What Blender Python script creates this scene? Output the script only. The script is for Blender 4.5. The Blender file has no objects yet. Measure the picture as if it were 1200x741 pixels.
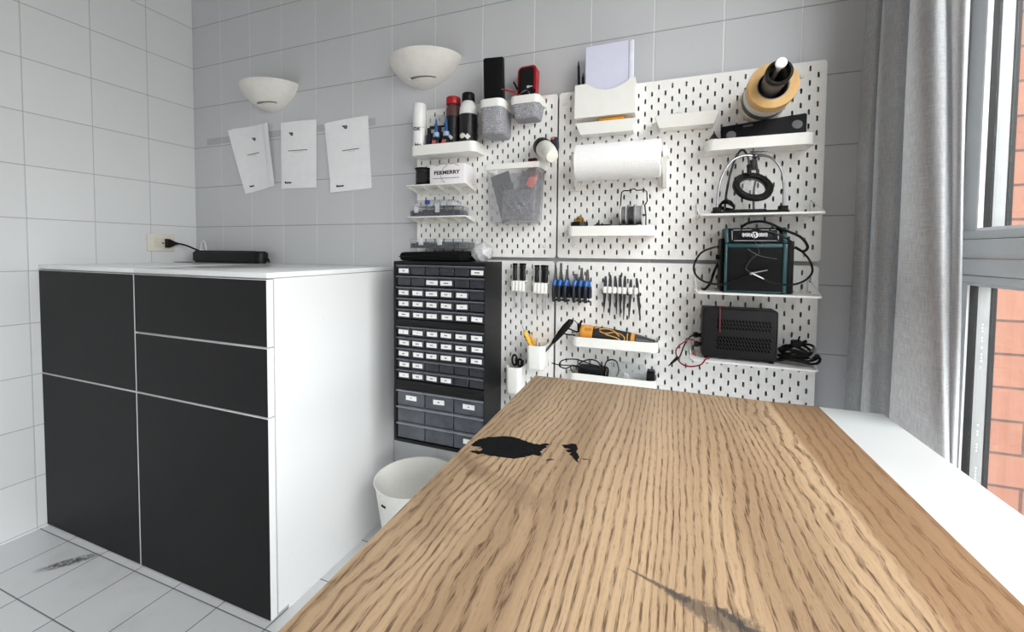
import bpy, bmesh, math, random
from mathutils import Vector, Matrix
random.seed(7)
scn = bpy.context.scene
COL = scn.collection
R = math.radians
EXPOSURE = 0.0
SKY = 11.2
F = -0.022            # pegboard face (the tiled wall behind is y = 0)

# ------------------------------------------------------------------ materials
def lin(c):
    c = c / 255.0
    return c / 12.92 if c <= 0.04045 else ((c + 0.055) / 1.055) ** 2.4
def rgb(r, g, b): return (lin(r), lin(g), lin(b), 1.0)

class NT:
    """small helper around a node tree"""
    def __init__(s, name):
        s.mat = bpy.data.materials.new(name); s.mat.use_nodes = True
        s.t = s.mat.node_tree; s.b = s.t.nodes['Principled BSDF']; s.out = s.t.nodes['Material Output']
    def n(s, typ, **kw):
        nd = s.t.nodes.new(typ)
        for k, v in kw.items(): setattr(nd, k, v)
        return nd
    def l(s, a, b): s.t.links.new(a, b)
    def math(s, op, a, b=None, c=None, clamp=False):
        nd = s.n('ShaderNodeMath', operation=op); nd.use_clamp = clamp
        for i, v in enumerate((a, b, c)):
            if v is None: continue
            if isinstance(v, (int, float)): nd.inputs[i].default_value = v
            else: s.l(v, nd.inputs[i])
        return nd.outputs[0]
    def mix(s, f, a, b):
        nd = s.n('ShaderNodeMix', data_type='RGBA')
        for sock, v in ((nd.inputs[0], f), (nd.inputs[6], a), (nd.inputs[7], b)):
            if isinstance(v, (int, float)): sock.default_value = v
            elif isinstance(v, tuple): sock.default_value = v
            else: s.l(v, sock)
        return nd.outputs[2]
    def noise(s, vec, scale, detail=3.0, rough=0.55, dist=0.0):
        nd = s.n('ShaderNodeTexNoise'); nd.inputs['Scale'].default_value = scale
        nd.inputs['Detail'].default_value = detail; nd.inputs['Roughness'].default_value = rough
        nd.inputs['Distortion'].default_value = dist
        if vec is not None: s.l(vec, nd.inputs['Vector'])
        return nd.outputs['Fac']
    def mapping(s, vec, scale, loc=(0, 0, 0)):
        nd = s.n('ShaderNodeMapping'); nd.inputs['Scale'].default_value = scale; nd.inputs['Location'].default_value = loc
        s.l(vec, nd.inputs['Vector']); return nd.outputs[0]
    def ramp(s, f, p0, p1):
        nd = s.n('ShaderNodeMapRange'); nd.clamp = True; nd.interpolation_type = 'SMOOTHSTEP'
        nd.inputs['From Min'].default_value = p0; nd.inputs['From Max'].default_value = p1
        s.l(f, nd.inputs['Value']); return nd.outputs[0]
    def bump(s, h, strength, dist):
        nd = s.n('ShaderNodeBump'); nd.inputs['Strength'].default_value = strength; nd.inputs['Distance'].default_value = dist
        s.l(h, nd.inputs['Height']); s.l(nd.outputs[0], s.b.inputs['Normal'])

def M(name, c, rough=0.5, metal=0.0, var=0.06, vscale=40.0, bump=0.0, bscale=300.0, spec=0.5, trans=0.0, alpha=1.0):
    """general procedural material: base colour with slight noise variation"""
    k = NT(name); co = k.n('ShaderNodeTexCoord').outputs['Object']
    c = rgb(*c)
    f = k.noise(co, vscale)
    dark = tuple(v * (1 - var) for v in c[:3]) + (1,); lite = tuple(min(1, v * (1 + var)) for v in c[:3]) + (1,)
    k.l(k.mix(k.ramp(f, 0.3, 0.7), dark, lite), k.b.inputs['Base Color'])
    k.b.inputs['Roughness'].default_value = rough; k.b.inputs['Metallic'].default_value = metal
    k.b.inputs['Specular IOR Level'].default_value = spec
    k.b.inputs['Transmission Weight'].default_value = trans; k.b.inputs['Alpha'].default_value = alpha
    if bump: k.bump(k.noise(co, bscale, 4), bump, 0.001)
    return k.mat

def thin_fresnel(k, ior):
    # the film is a closed shell: give the inner side of each face the same reflectance as the outer
    fr = k.n('ShaderNodeFresnel'); gm = k.n('ShaderNodeNewGeometry')
    k.l(k.math('ADD', ior, k.math('MULTIPLY', gm.outputs['Backfacing'], 1/ior - ior)), fr.inputs[0])
    return fr

def clear(name, tint, opac, rough=0.15, gl=0.12):
    """clear or milky plastic film: see-through, part diffuse, part gloss"""
    k = NT(name); t = k.t
    tr = k.n('ShaderNodeBsdfTransparent'); tr.inputs[0].default_value = tuple(v**0.12 for v in rgb(*tint)[:3]) + (1,)
    df = k.n('ShaderNodeBsdfDiffuse'); df.inputs[0].default_value = rgb(*tint)
    gs = k.n('ShaderNodeBsdfGlossy'); gs.inputs['Roughness'].default_value = rough
    co = k.n('ShaderNodeTexCoord').outputs['Object']
    m1 = k.n('ShaderNodeMixShader'); m2 = k.n('ShaderNodeMixShader')
    k.l(k.math('MULTIPLY', k.math('ADD', k.noise(co, 60.0), 0.5), opac), m1.inputs[0])
    k.l(tr.outputs[0], m1.inputs[1]); k.l(df.outputs[0], m1.inputs[2])
    fr = thin_fresnel(k, 1.3)
    k.l(k.math('ADD', fr.outputs[0], gl * 0.3, clamp=True), m2.inputs[0])
    k.l(m1.outputs[0], m2.inputs[1]); k.l(gs.outputs[0], m2.inputs[2])
    k.l(m2.outputs[0], k.out.inputs[0])
    return k.mat

def tiles(name, c, grout_h, grout_v, ax_u, u0, pu, v0, pv, ax_v, width=0.0028, rough=0.32, mottling=0.04, bump=0.55, stain=None):
    """square glazed tiles: joints at u0 + k*pu and v0 + k*pv (object space = world space)"""
    k = NT(name); co = k.n('ShaderNodeTexCoord').outputs['Object']
    sp = k.n('ShaderNodeSeparateXYZ'); k.l(co, sp.inputs[0])
    def joint(ax, o, p):
        q = k.math('DIVIDE', k.math('SUBTRACT', sp.outputs[ax], o), p)
        d = k.math('ABSOLUTE', k.math('SUBTRACT', q, k.math('ROUND', q)))
        return k.math('MULTIPLY', d, p), q
    du, qu = joint(ax_u, u0, pu); dv, qv = joint(ax_v, v0, pv)
    ju = k.math('SUBTRACT', 1.0, k.ramp(du, width * 0.35, width * 0.75)); jv = k.math('SUBTRACT', 1.0, k.ramp(dv, width * 0.35, width * 0.75))
    # each tile a hair different
    cb = k.n('ShaderNodeCombineXYZ'); k.l(k.math('FLOOR', qu), cb.inputs[0]); k.l(k.math('FLOOR', qv), cb.inputs[1])
    wn = k.n('ShaderNodeTexWhiteNoise', noise_dimensions='3D'); k.l(cb.outputs[0], wn.inputs['Vector'])
    c0 = rgb(*c); lo = tuple(v * (1 - mottling) for v in c0[:3]) + (1,); hi = tuple(min(1, v * (1 + mottling)) for v in c0[:3]) + (1,)
    base = k.mix(k.math('ADD', k.math('MULTIPLY', wn.outputs['Value'], 0.5), k.math('MULTIPLY', k.noise(co, 9.0, 4), 0.5)), lo, hi)
    if stain:
        base = stain(k, co, sp, base)
    base = k.mix(k.math('MULTIPLY', ju, 0.85), base, rgb(*grout_v)); base = k.mix(k.math('MULTIPLY', jv, 0.85), base, rgb(*grout_h))
    k.l(base, k.b.inputs['Base Color'])
    k.l(k.math('ADD', rough, k.math('MULTIPLY', k.math('MAXIMUM', ju, jv), 0.4)), k.b.inputs['Roughness'])
    h = k.math('MINIMUM', k.ramp(du, 0.0, width * 1.4), k.ramp(dv, 0.0, width * 1.4))
    h = k.math('ADD', h, k.math('MULTIPLY', k.noise(co, 25.0, 2), 0.25))
    k.bump(h, bump, 0.0012)
    return k.mat

# ------------------------------------------------------------------ mesh builder
class MB:
    def __init__(s): s.bm = bmesh.new(); s.M = Matrix()
    def _fin(s, verts, m, smooth=None):
        if s.M != Matrix():
            bmesh.ops.transform(s.bm, matrix=s.M, verts=verts)
        for f in {f for v in verts for f in v.link_faces}: f.material_index = m
    def box(s, x0, y0, z0, x1, y1, z1, m=0, bevel=0.0, seg=2):
        x0, x1 = min(x0, x1), max(x0, x1); y0, y1 = min(y0, y1), max(y0, y1); z0, z1 = min(z0, z1), max(z0, z1)
        vs = [s.bm.verts.new(p) for p in ((x0,y0,z0),(x1,y0,z0),(x1,y1,z0),(x0,y1,z0),(x0,y0,z1),(x1,y0,z1),(x1,y1,z1),(x0,y1,z1))]
        fs = [s.bm.faces.new([vs[i] for i in q]) for q in ((3,2,1,0),(4,5,6,7),(0,1,5,4),(1,2,6,5),(2,3,7,6),(3,0,4,7))]
        for f in fs: f.material_index = m
        if bevel:
            es = list({e for f in fs for e in f.edges})
            r = bmesh.ops.bevel(s.bm, geom=es, offset=min(bevel, 0.49*min(x1-x0, y1-y0, z1-z0)), segments=seg, profile=0.5, affect='EDGES', material=m)
            vs = list({v for f in r['faces'] for v in f.verts} | {v for v in vs if v.is_valid})
            seen = set(vs); st = list(vs)
            while st:
                for e in st.pop().link_edges:
                    for v in e.verts:
                        if v not in seen: seen.add(v); st.append(v)
            vs = list(seen)
        s._fin(vs, m); return s
    def prism(s, poly, a, b, axis='z', m=0, bevel=0.0):
        """poly: 2D outline; extruded along axis from a to b. axis z: (x,y); y: (x,z); x: (y,z)"""
        def P(u, v, w): return {'z': (u, v, w), 'y': (u, w, v), 'x': (w, u, v)}[axis]
        lo = [s.bm.verts.new(P(u, v, a)) for u, v in poly]; hi = [s.bm.verts.new(P(u, v, b)) for u, v in poly]
        n = len(poly); fs = [s.bm.faces.new(lo[::-1]), s.bm.faces.new(hi)]
        for i in range(n): fs.append(s.bm.faces.new((lo[i], lo[(i+1) % n], hi[(i+1) % n], hi[i])))
        bmesh.ops.recalc_face_normals(s.bm, faces=fs)
        s._fin(lo + hi, m); return s
    def loft(s, rings, m=0, cap=True, close=True):
        """rings: equal length lists of 3D points"""
        V = [[s.bm.verts.new(p) for p in r] for r in rings]; n = len(rings[0]); fs = []
        for a, b in zip(V, V[1:]):
            for i in range(n if close else n - 1):
                j = (i + 1) % n
                fs.append(s.bm.faces.new((a[i], a[j], b[j], b[i])))
        if cap and close:
            fs.append(s.bm.faces.new(V[0][::-1])); fs.append(s.bm.faces.new(V[-1]))
        bmesh.ops.recalc_face_normals(s.bm, faces=fs)
        s._fin([v for r in V for v in r], m); return s
    def cyl(s, p0, p1, r0, r1=None, seg=20, m=0, cap=True):
        r1 = r0 if r1 is None else r1
        p0, p1 = Vector(p0), Vector(p1); d = (p1 - p0).normalized()
        u = d.orthogonal().normalized(); v = d.cross(u)
        ring = lambda c, r: [c + (u*math.cos(2*math.pi*i/seg) + v*math.sin(2*math.pi*i/seg))*r for i in range(seg)]
        return s.loft([ring(p0, r0), ring(p1, r1)], m, cap)
    def lathe(s, prof, p0=(0,0,0), axis=(0,0,1), seg=28, m=0, cap=True, closed=False):
        """prof: (radius, distance along axis) pairs; closed: profile is a closed loop (a ring)"""
        p0 = Vector(p0); d = Vector(axis).normalized(); u = d.orthogonal().normalized(); v = d.cross(u)
        rings = [[p0 + d*h + (u*math.cos(2*math.pi*i/seg) + v*math.sin(2*math.pi*i/seg))*max(r, 1e-5) for i in range(seg)] for r, h in prof]
        if closed: rings.append(rings[0]); return s.loft_closed(rings[:-1], m)
        return s.loft(rings, m, cap)
    def loft_closed(s, rings, m=0):
        V = [[s.bm.verts.new(p) for p in r] for r in rings]; n = len(rings[0]); fs = []; k = len(V)
        for j in range(k):
            a, b = V[j], V[(j+1) % k]
            for i in range(n): fs.append(s.bm.faces.new((a[i], a[(i+1) % n], b[(i+1) % n], b[i])))
        bmesh.ops.recalc_face_normals(s.bm, faces=fs)
        s._fin([v for r in V for v in r], m); return s
    def tube(s, pts, r, seg=8, m=0, sub=6, smooth=True, r1=None):
        P = [Vector(p) for p in pts]
        if smooth and len(P) > 2:
            Q = [P[0]*2 - P[1]] + P + [P[-1]*2 - P[-2]]; out = []
            for i in range(1, len(Q) - 2):
                a, b, c, d = Q[i-1:i+3]
                for j in range(sub):
                    t = j / sub
                    out.append(0.5*((2*b) + (c-a)*t + (2*a-5*b+4*c-d)*t*t + (3*b-a-3*c+d)*t**3))
            P = out + [P[-1]]
        n = len(P); tan = [(P[min(i+1, n-1)] - P[max(i-1, 0)]).normalized() for i in range(n)]
        u = tan[0].orthogonal().normalized(); rings = []
        for i in range(n):
            u = (u - tan[i]*u.dot(tan[i])); u = u.normalized() if u.length > 1e-6 else tan[i].orthogonal().normalized()
            v = tan[i].cross(u); rr = r if r1 is None else r + (r1 - r)*i/(n-1)
            rings.append([P[i] + (u*math.cos(2*math.pi*k/seg) + v*math.sin(2*math.pi*k/seg))*rr for k in range(seg)])
        return s.loft(rings, m)
    def ball(s, c, rx, ry=None, rz=None, m=0, seg=20, rings=12, jit=0.0):
        ry = rx if ry is None else ry; rz = rx if rz is None else rz
        r = bmesh.ops.create_uvsphere(s.bm, u_segments=seg, v_segments=rings, radius=1.0)
        for v in r['verts']:
            j = 1 + random.uniform(-jit, jit)
            v.co = Vector((c[0] + v.co.x*rx*j, c[1] + v.co.y*ry*j, c[2] + v.co.z*rz*j))
        s._fin(r['verts'], m); return s
    def quad(s, a, b, c, d, m=0):
        f = s.bm.faces.new([s.bm.verts.new(p) for p in (a, b, c, d)]); s._fin(list(f.verts), m); return s
    def tub(s, outer, inner, z0, z1, t, m=0):
        """an open container: outline walls from z0 to z1 and a floor of thickness t"""
        n = len(outer)
        A = [s.bm.verts.new((x, y, z0)) for x, y in outer]; B = [s.bm.verts.new((x, y, z1)) for x, y in outer]
        Cc = [s.bm.verts.new((x, y, z1)) for x, y in inner]; D = [s.bm.verts.new((x, y, z0 + t)) for x, y in inner]
        fs = [s.bm.faces.new(A[::-1]), s.bm.faces.new(D)]
        for P, Q in ((A, B), (B, Cc), (Cc, D)):
            for i in range(n): fs.append(s.bm.faces.new((P[i], P[(i+1) % n], Q[(i+1) % n], Q[i])))
        bmesh.ops.recalc_face_normals(s.bm, faces=fs)
        s._fin(A + B + Cc + D, m); return s

def rrect(x0, y0, x1, y1, r, seg=5, corners=(1, 1, 1, 1)):
    """rounded rectangle outline, corners (x0y0, x1y0, x1y1, x0y1)"""
    out = []
    for k, (cx, cy, a0) in enumerate(((x0 + r, y0 + r, 180), (x1 - r, y0 + r, 270), (x1 - r, y1 - r, 0), (x0 + r, y1 - r, 90))):
        if corners[k]:
            for i in range(seg + 1):
                a = R(a0 + 90.0*i/seg); out.append((cx + r*math.cos(a), cy + r*math.sin(a)))
        else:
            px = x0 if k in (0, 3) else x1; py = y0 if k in (0, 1) else y1
            out += [(px, py)]*(seg + 1) if False else [(px, py)]
    return out

def root_loc(o):
    while o.parent: o = o.parent
    return o.location.copy()

def link(name, mb, mats, parent=None, label=None, smooth=40, kind=None, mod=None):
    me = bpy.data.meshes.new(name)
    org = root_loc(parent) if parent else Vector()
    if org.length: bmesh.ops.translate(mb.bm, vec=-org, verts=mb.bm.verts)
    mb.bm.normal_update(); mb.bm.to_mesh(me); mb.bm.free()
    for m in (mats if isinstance(mats, (list, tuple)) else [mats]): me.materials.append(m)
    if smooth:
        me.shade_smooth(); me.set_sharp_from_angle(angle=R(smooth))
    o = bpy.data.objects.new(name, me); COL.objects.link(o)
    if parent: o.parent = parent
    if label: o['label'] = label
    if kind: o['kind'] = kind
    return o

def thing(name, label, cat, loc, group=None):
    o = bpy.data.objects.new(name, None); COL.objects.link(o)
    o.empty_display_size = 0.03; o.location = loc
    o['label'] = label; o['category'] = cat
    if group: o['group'] = group
    return o

def solo(name, label, cat, mb, mats, group=None, smooth=40, base=None):
    """a thing that is one mesh; its origin is put at the given base point"""
    if base is not None: bmesh.ops.translate(mb.bm, vec=-Vector(base), verts=mb.bm.verts)
    o = link(name, mb, mats, None, smooth=smooth)
    if base is not None: o.location = base
    o['label'] = label; o['category'] = cat
    if group: o['group'] = group
    return o

def struct(name, mb, mats, smooth=40, parent=None):
    o = link(name, mb, mats, parent, smooth=smooth)
    if not parent: o['kind'] = 'structure'
    return o

def lettering(name, text, size, mat, parent, loc, rot, extrude=0.0002, align='CENTER', sx=1.0, bold=0.0):
    cu = bpy.data.curves.new(name, 'FONT'); cu.body = text; cu.size = size; cu.extrude = extrude; cu.align_x = align; cu.align_y = 'CENTER'
    cu.resolution_u = 2; cu.offset = bold
    tmp = bpy.data.objects.new(name, cu); COL.objects.link(tmp)
    dg = bpy.context.evaluated_depsgraph_get(); me = bpy.data.meshes.new_from_object(tmp.evaluated_get(dg))
    bpy.data.objects.remove(tmp); me.materials.clear(); me.materials.append(mat)
    mw = Matrix.Translation(Vector(loc) - (root_loc(parent) if parent else Vector())) @ rot.to_4x4() @ Matrix.Diagonal((sx, 1, 1, 1))
    me.transform(mw); me.name = name
    o = bpy.data.objects.new(name, me); COL.objects.link(o); o.parent = parent
    return o
FRONT = Matrix.Rotation(R(90), 3, 'X')      # text that faces -y
# ------------------------------------------------------------------ camera
cam_d = bpy.data.cameras.new('camera'); cam = bpy.data.objects.new('camera', cam_d); COL.objects.link(cam)
cam_d.sensor_fit = 'HORIZONTAL'; cam_d.sensor_width = 36.0
cam_d.lens = 491.53 / 1200 * 36.0
cam_d.shift_x = (600 - 598.88) / 1200; cam_d.shift_y = -(370.5 - 312.48) / 1200
cr = Vector((0.93509699, 0.35429685, 0.00820816)); cu_ = Vector((-0.0210131, 0.0323097, 0.99925699)); cf = Vector((-0.3537684, 0.93457468, -0.03765758))
rot = Matrix((cr, cu_, -cf)).transposed().to_4x4()
cam.matrix_world = Matrix.Translation((2.25415553, -1.43434122, 1.088132)) @ rot
cam_d.clip_start = 0.02; cam_d.clip_end = 200
scn.camera = cam
scn.view_settings.view_transform = 'Standard'; scn.view_settings.look = 'None'
scn.view_settings.gamma = 1.0; scn.view_settings.use_curve_mapping = False
scn.view_settings.exposure = EXPOSURE
scn.cycles.max_bounces = 14; scn.cycles.diffuse_bounces = 8; scn.cycles.transparent_max_bounces = 24; scn.cycles.caustics_reflective = False; scn.cycles.caustics_refractive = False

# ------------------------------------------------------------------ daylight
w = bpy.data.worlds.new('world'); scn.world = w; w.use_nodes = True
wn = w.node_tree.nodes; wl = w.node_tree.links
bg = wn['Background']
tc = wn.new('ShaderNodeTexCoord'); sx = wn.new('ShaderNodeSeparateXYZ'); wl.new(tc.outputs['Generated'], sx.inputs[0])
mr = wn.new('ShaderNodeMapRange'); mr.inputs['From Min'].default_value = -0.05; mr.inputs['From Max'].default_value = 0.5; wl.new(sx.outputs[2], mr.inputs['Value'])
cr_ = wn.new('ShaderNodeMix'); cr_.data_type = 'RGBA'; cr_.inputs[6].default_value = (0.26, 0.258, 0.255, 1); cr_.inputs[7].default_value = (0.975, 0.985, 1.0, 1)
wl.new(mr.outputs[0], cr_.inputs[0]); wl.new(cr_.outputs[2], bg.inputs['Color'])
bg.inputs['Strength'].default_value = SKY

def portal(name, loc, rotm, sx_, sy_):
    d = bpy.data.lights.new(name, 'AREA'); d.shape = 'RECTANGLE'; d.size = sx_; d.size_y = sy_; d.cycles.is_portal = True
    o = bpy.data.objects.new(name, d); COL.objects.link(o); o.matrix_world = Matrix.Translation(loc) @ rotm
    return o
# portal: sky light comes in through the window band on the right
portal('window_daylight', Vector((3.0, -1.6, 1.25)), Matrix.Rotation(R(90), 4, 'Y'), 2.3, 2.9)

# ------------------------------------------------------------------ shared materials
white_lam = M('white_laminate', (228, 228, 228), 0.32, var=0.015, vscale=6)
white_gloss = M('white_top_laminate', (232, 234, 234), 0.16, var=0.01, vscale=6)
black_front = M('black_front_laminate', (26, 26, 27), 0.55, var=0.05, vscale=8, bump=0.05, bscale=500, spec=0.22)
board_white = M('pegboard_white_paint', (244, 243, 240), 0.45, var=0.02, vscale=30, bump=0.06, bscale=400)
plastic_white = M('white_plastic', (238, 237, 232), 0.35, var=0.015, vscale=30)
metal_white = M('white_coated_metal', (236, 236, 233), 0.35, var=0.02, vscale=30)
plastic_black = M('black_plastic', (13, 13, 14), 0.45, spec=0.3, var=0.1, vscale=40)
matte_black = M('matte_black', (10, 10, 11), 0.65, spec=0.25, var=0.15, vscale=60)
rubber_black = M('black_rubber', (8, 8, 9), 0.5, var=0.1, spec=0.25)
steel = M('steel', (190, 190, 192), 0.3, 1.0, var=0.05)
dark_steel = M('dark_steel', (95, 95, 98), 0.35, 1.0, var=0.08)
paper_white = M('white_paper', (244, 244, 246), 0.75, var=0.02, vscale=25, bump=0.08, bscale=60)
ink = M('black_ink', (25, 25, 27), 0.7, var=0.05)
plaster = M('white_plaster', (222, 219, 213), 0.7, var=0.05, vscale=14, bump=0.08, bscale=120)
frame_grey = M('grey_window_frame', (198, 202, 203), 0.42, var=0.03, vscale=10, bump=0.03, bscale=600)
red_plastic = M('red_plastic', (170, 22, 32), 0.35, var=0.08)
blue_plastic = M('blue_plastic', (38, 84, 150), 0.4, var=0.12)
green_plastic = M('green_plastic', (30, 110, 70), 0.4, var=0.1)
yellow_plastic = M('yellow_plastic', (236, 180, 24), 0.4, var=0.06)
orange_plastic = M('orange_plastic', (222, 150, 60), 0.42, var=0.08)
clear_film = clear('clear_plastic', (235, 238, 240), 0.16)
milky = clear('milky_plastic', (232, 233, 235), 0.42, rough=0.3)
smoke = clear('smoke_clear_plastic', (120, 126, 138), 0.38, rough=0.2, gl=0.3)

# ------------------------------------------------------------------ the room
def floor_stain(k, co, sp, base):
    # dark scuff on the tile in front of the cabinet, and faint dirt
    u = k.math('SUBTRACT', sp.outputs[0], 0.335); v = k.math('ADD', sp.outputs[1], 0.655)
    a = R(52); p = k.math('ADD', k.math('MULTIPLY', u, math.cos(a)), k.math('MULTIPLY', v, math.sin(a)))
    q = k.math('SUBTRACT', k.math('MULTIPLY', v, math.cos(a)), k.math('MULTIPLY', u, math.sin(a)))
    d = k.math('ADD', k.math('POWER', k.math('DIVIDE', p, 0.095), 2.0), k.math('POWER', k.math('DIVIDE', q, 0.026), 2.0))
    n = k.noise(co, 70, 5, 0.7)
    f = k.math('MULTIPLY', k.math('SUBTRACT', 1.0, k.ramp(d, 0.1, 1.0)), k.ramp(n, 0.34, 0.56))
    dirt = k.math('MULTIPLY', k.ramp(k.noise(co, 4.0, 5, 0.65), 0.5, 0.75), 0.16)
    base = k.mix(dirt, base, rgb(120, 118, 112))
    return k.mix(k.math('MULTIPLY', f, 0.9), base, rgb(45, 44, 42))
m_floor = tiles('floor_tiles', (222, 223, 225), (84, 84, 84), (84, 84, 84), 0, -0.0085, 0.2003, -0.597, 0.2, 1, width=0.0032, rough=0.35, mottling=0.06, bump=0.5, stain=floor_stain)
m_back = tiles('back_wall_tiles', (202, 203, 206), (146, 146, 146), (232, 232, 232), 0, -0.0056, 0.1999, 2.1834, 0.1977, 2, bump=0.6)  # paler upright joints: window glint on their edges painted into the colour
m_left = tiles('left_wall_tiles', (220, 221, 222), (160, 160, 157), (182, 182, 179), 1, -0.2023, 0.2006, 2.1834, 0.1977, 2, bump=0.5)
m_ceil = M('ceiling_paint', (150, 148, 145), 0.9, var=0.01, vscale=3)
m_rear = M('rear_wall_paint', (188, 188, 188), 0.9, var=0.02, vscale=3)
X1, YR, H, WT = 2.98, -3.4, 2.65, 2.28
struct('floor', MB().box(-0.12, YR, -0.1, X1, 0.12, 0), m_floor)
struct('ceiling', MB().box(-0.12, YR, H, X1, 0.12, H + 0.1), m_ceil)
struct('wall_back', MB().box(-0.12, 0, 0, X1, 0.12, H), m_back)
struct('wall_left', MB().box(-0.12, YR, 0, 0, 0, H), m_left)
struct('wall_rear', MB().box(-0.12, YR - 0.12, 0, X1, YR, H), m_rear)
wr = MB()
wr.box(2.9, -0.12, 0, 2.94, 0, H); wr.box(2.9, YR, 0, X1, -3.0, H); wr.box(2.9, -3.0, 0, X1, -0.12, 0.12); wr.box(2.9, -3.0, WT + 0.02, X1, -0.12, H)
struct('wall_right', wr, m_rear)

m_seal = M('black_window_seal', (9, 9, 10), 0.45, var=0.1, spec=0.3)
m_spacer = M('aluminium_spacer', (150, 152, 152), 0.45, 0.4, var=0.05, vscale=30)
m_bead = M('white_window_bead', (232, 234, 236), 0.4, var=0.02)
kg = NT('window_glass')
tr = kg.n('ShaderNodeBsdfTransparent'); tr.inputs[0].default_value = (0.985, 0.99, 0.988, 1)
gs = kg.n('ShaderNodeBsdfGlossy'); gs.inputs['Roughness'].default_value = 0.01
fr = thin_fresnel(kg, 1.2)
mx = kg.n('ShaderNodeMixShader'); kg.l(fr.outputs[0], mx.inputs[0]); kg.l(tr.outputs[0], mx.inputs[1]); kg.l(gs.outputs[0], mx.inputs[2]); kg.l(mx.outputs[0], kg.out.inputs[0])
m_glass = kg.mat

def window(name, xo, z0, z1, ya, yb, stile):
    """one glazed sash in the wall x = 2.9: white bead, black seals, spacer bar, two panes; light comes through it"""
    mb = MB(); e = 0.0
    # sash frame: stiles and rails (rails butt between the stiles)
    mb.box(xo, ya + 0.0004, z0, xo + 0.055, ya + 0.048, z1, bevel=0.0015)
    mb.box(xo, yb - 0.038, z0, xo + 0.055, yb - 0.0004, z1, bevel=0.0015)
    fr_ = struct(name, mb, frame_grey)
    b = MB(); t = 0.004
    def ring(mb, xa, xb, ins, wd):
        mb.box(xa, ya - ins - wd, z0 + ins, xb, ya - ins, z1 - ins); mb.box(xa, yb + ins, z0 + ins, xb, yb + ins + wd, z1 - ins)
        mb.box(xa, yb + ins + wd, z0 + ins, xb, ya - ins - wd, z0 + ins + wd); mb.box(xa, yb + ins + wd, z1 - ins - wd, xb, ya - ins - wd, z1 - ins)
        return mb
    struct('window_bead', ring(MB(), xo, xo + (0.0095 if stile else 0.0045), 0.0, 0.006), m_bead if stile else frame_grey, parent=fr_)
    x = xo + (0.0095 if stile else 0.0045)
    struct('window_seal', ring(MB(), x, x + 0.0145, 0.0, 0.0065), m_seal, parent=fr_)
    struct('window_glass', MB().box(x + 0.010, yb + 0.002, z0 + 0.002, x + 0.0135, ya - 0.0066, z1 - 0.0066), m_glass, parent=fr_)
    x += 0.0148
    sp = struct('window_spacer', ring(MB(), x, x + 0.0212, 0.0, 0.006), m_spacer, parent=fr_)
    x += 0.0214
    struct('window_seal', ring(MB(), x, x + 0.0105, 0.0, 0.0065), m_seal, parent=fr_)
    struct('window_glass', MB().box(x + 0.002, yb + 0.002, z0 + 0.002, x + 0.0055, ya - 0.0066, z1 - 0.0066), m_glass, parent=fr_)
    return fr_, x, sp
ML, MH = 1.0245, 1.142
w1, _, sp1 = window('window_1', 2.9005, MH, WT, -0.17, -1.52, True)
w2, _, sp2 = window('window_2', 2.8885, 0.16, ML, -0.17, -1.52, False)
w3, _, _ = window('window_3', 2.9005, MH, WT, -1.60, -2.95, True)
w4, _, _ = window('window_4', 2.8885, 0.16, ML, -1.60, -2.95, False)
# printed note on the lower spacer bar (tiny upright white lettering, too small to read in the photo)
mk = MB()
for z0, n in ((0.93, 16), (0.70, 9), (0.60, 14)):
    for i in range(n):
        if random.random() < 0.2: continue
        zz = z0 - i*0.0075
        mk.box(2.9165, -0.1768, zz - 0.0022, 2.9165 + random.uniform(0.0016, 0.0032), -0.1764, zz + 0.0022)
struct('window_spacer_print', mk, M('print_white', (228, 230, 232), 0.6), parent=w2)
fm = MB()   # fixed frame: jambs, transom with its sash lines, head and sill
fm.box(2.884, -0.1200, 0.10, 2.8995, -0.02, WT + 0.03, bevel=0.002); fm.box(2.884, -3.05, 0.10, 2.8995, -2.99, WT + 0.03, bevel=0.002)
for ya, yb in ((-0.1205, -1.559), (-1.5605, -2.989)):
    fm.box(2.885, yb, 1.0795, 2.95, ya, 1.1215, bevel=0.002); fm.box(2.891, yb, 1.1225, 2.95, ya, MH - 0.0005, bevel=0.002)
    fm.box(2.881, yb, 1.0425, 2.94, ya, 1.0785, bevel=0.002); fm.box(2.884, yb, ML + 0.0005, 2.94, ya, 1.0415, bevel=0.002)
    fm.box(2.885, yb, 0.10, 2.95, ya, 0.159, bevel=0.002); fm.box(2.885, yb, WT + 0.001, 2.95, ya, WT + 0.03, bevel=0.002)
struct('window_frame', fm, frame_grey)

# brick return wall outside the window
kb = NT('red_brick'); co = kb.n('ShaderNodeTexCoord').outputs['Object']
swz = kb.n('ShaderNodeSeparateXYZ'); kb.l(co, swz.inputs[0]); cmb = kb.n('ShaderNodeCombineXYZ')
kb.l(kb.math('SUBTRACT', swz.outputs[0], 0.05), cmb.inputs[0]); kb.l(kb.math('ADD', swz.outputs[2], 0.022), cmb.inputs[1])
bt = kb.n('ShaderNodeTexBrick'); kb.l(cmb.outputs[0], bt.inputs['Vector'])
bt.inputs['Scale'].default_value = 1.0; bt.inputs['Brick Width'].default_value = 0.26; bt.inputs['Row Height'].default_value = 0.0795; bt.inputs['Mortar Size'].default_value = 0.0035; bt.inputs['Mortar Smooth'].default_value = 0.3
bt.inputs['Color1'].default_value = rgb(150, 106, 88); bt.inputs['Color2'].default_value = rgb(140, 94, 76); bt.inputs['Mortar'].default_value = rgb(84, 68, 62)
bt.offset = 0.5; bt.inputs['Bias'].default_value = 0.0
kb.l(kb.mix(kb.math('MULTIPLY', kb.ramp(kb.noise(co, 35, 6, 0.7), 0.4, 0.8), 0.35), bt.outputs['Color'], rgb(176, 128, 108)), kb.b.inputs['Base Color'])
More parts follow.
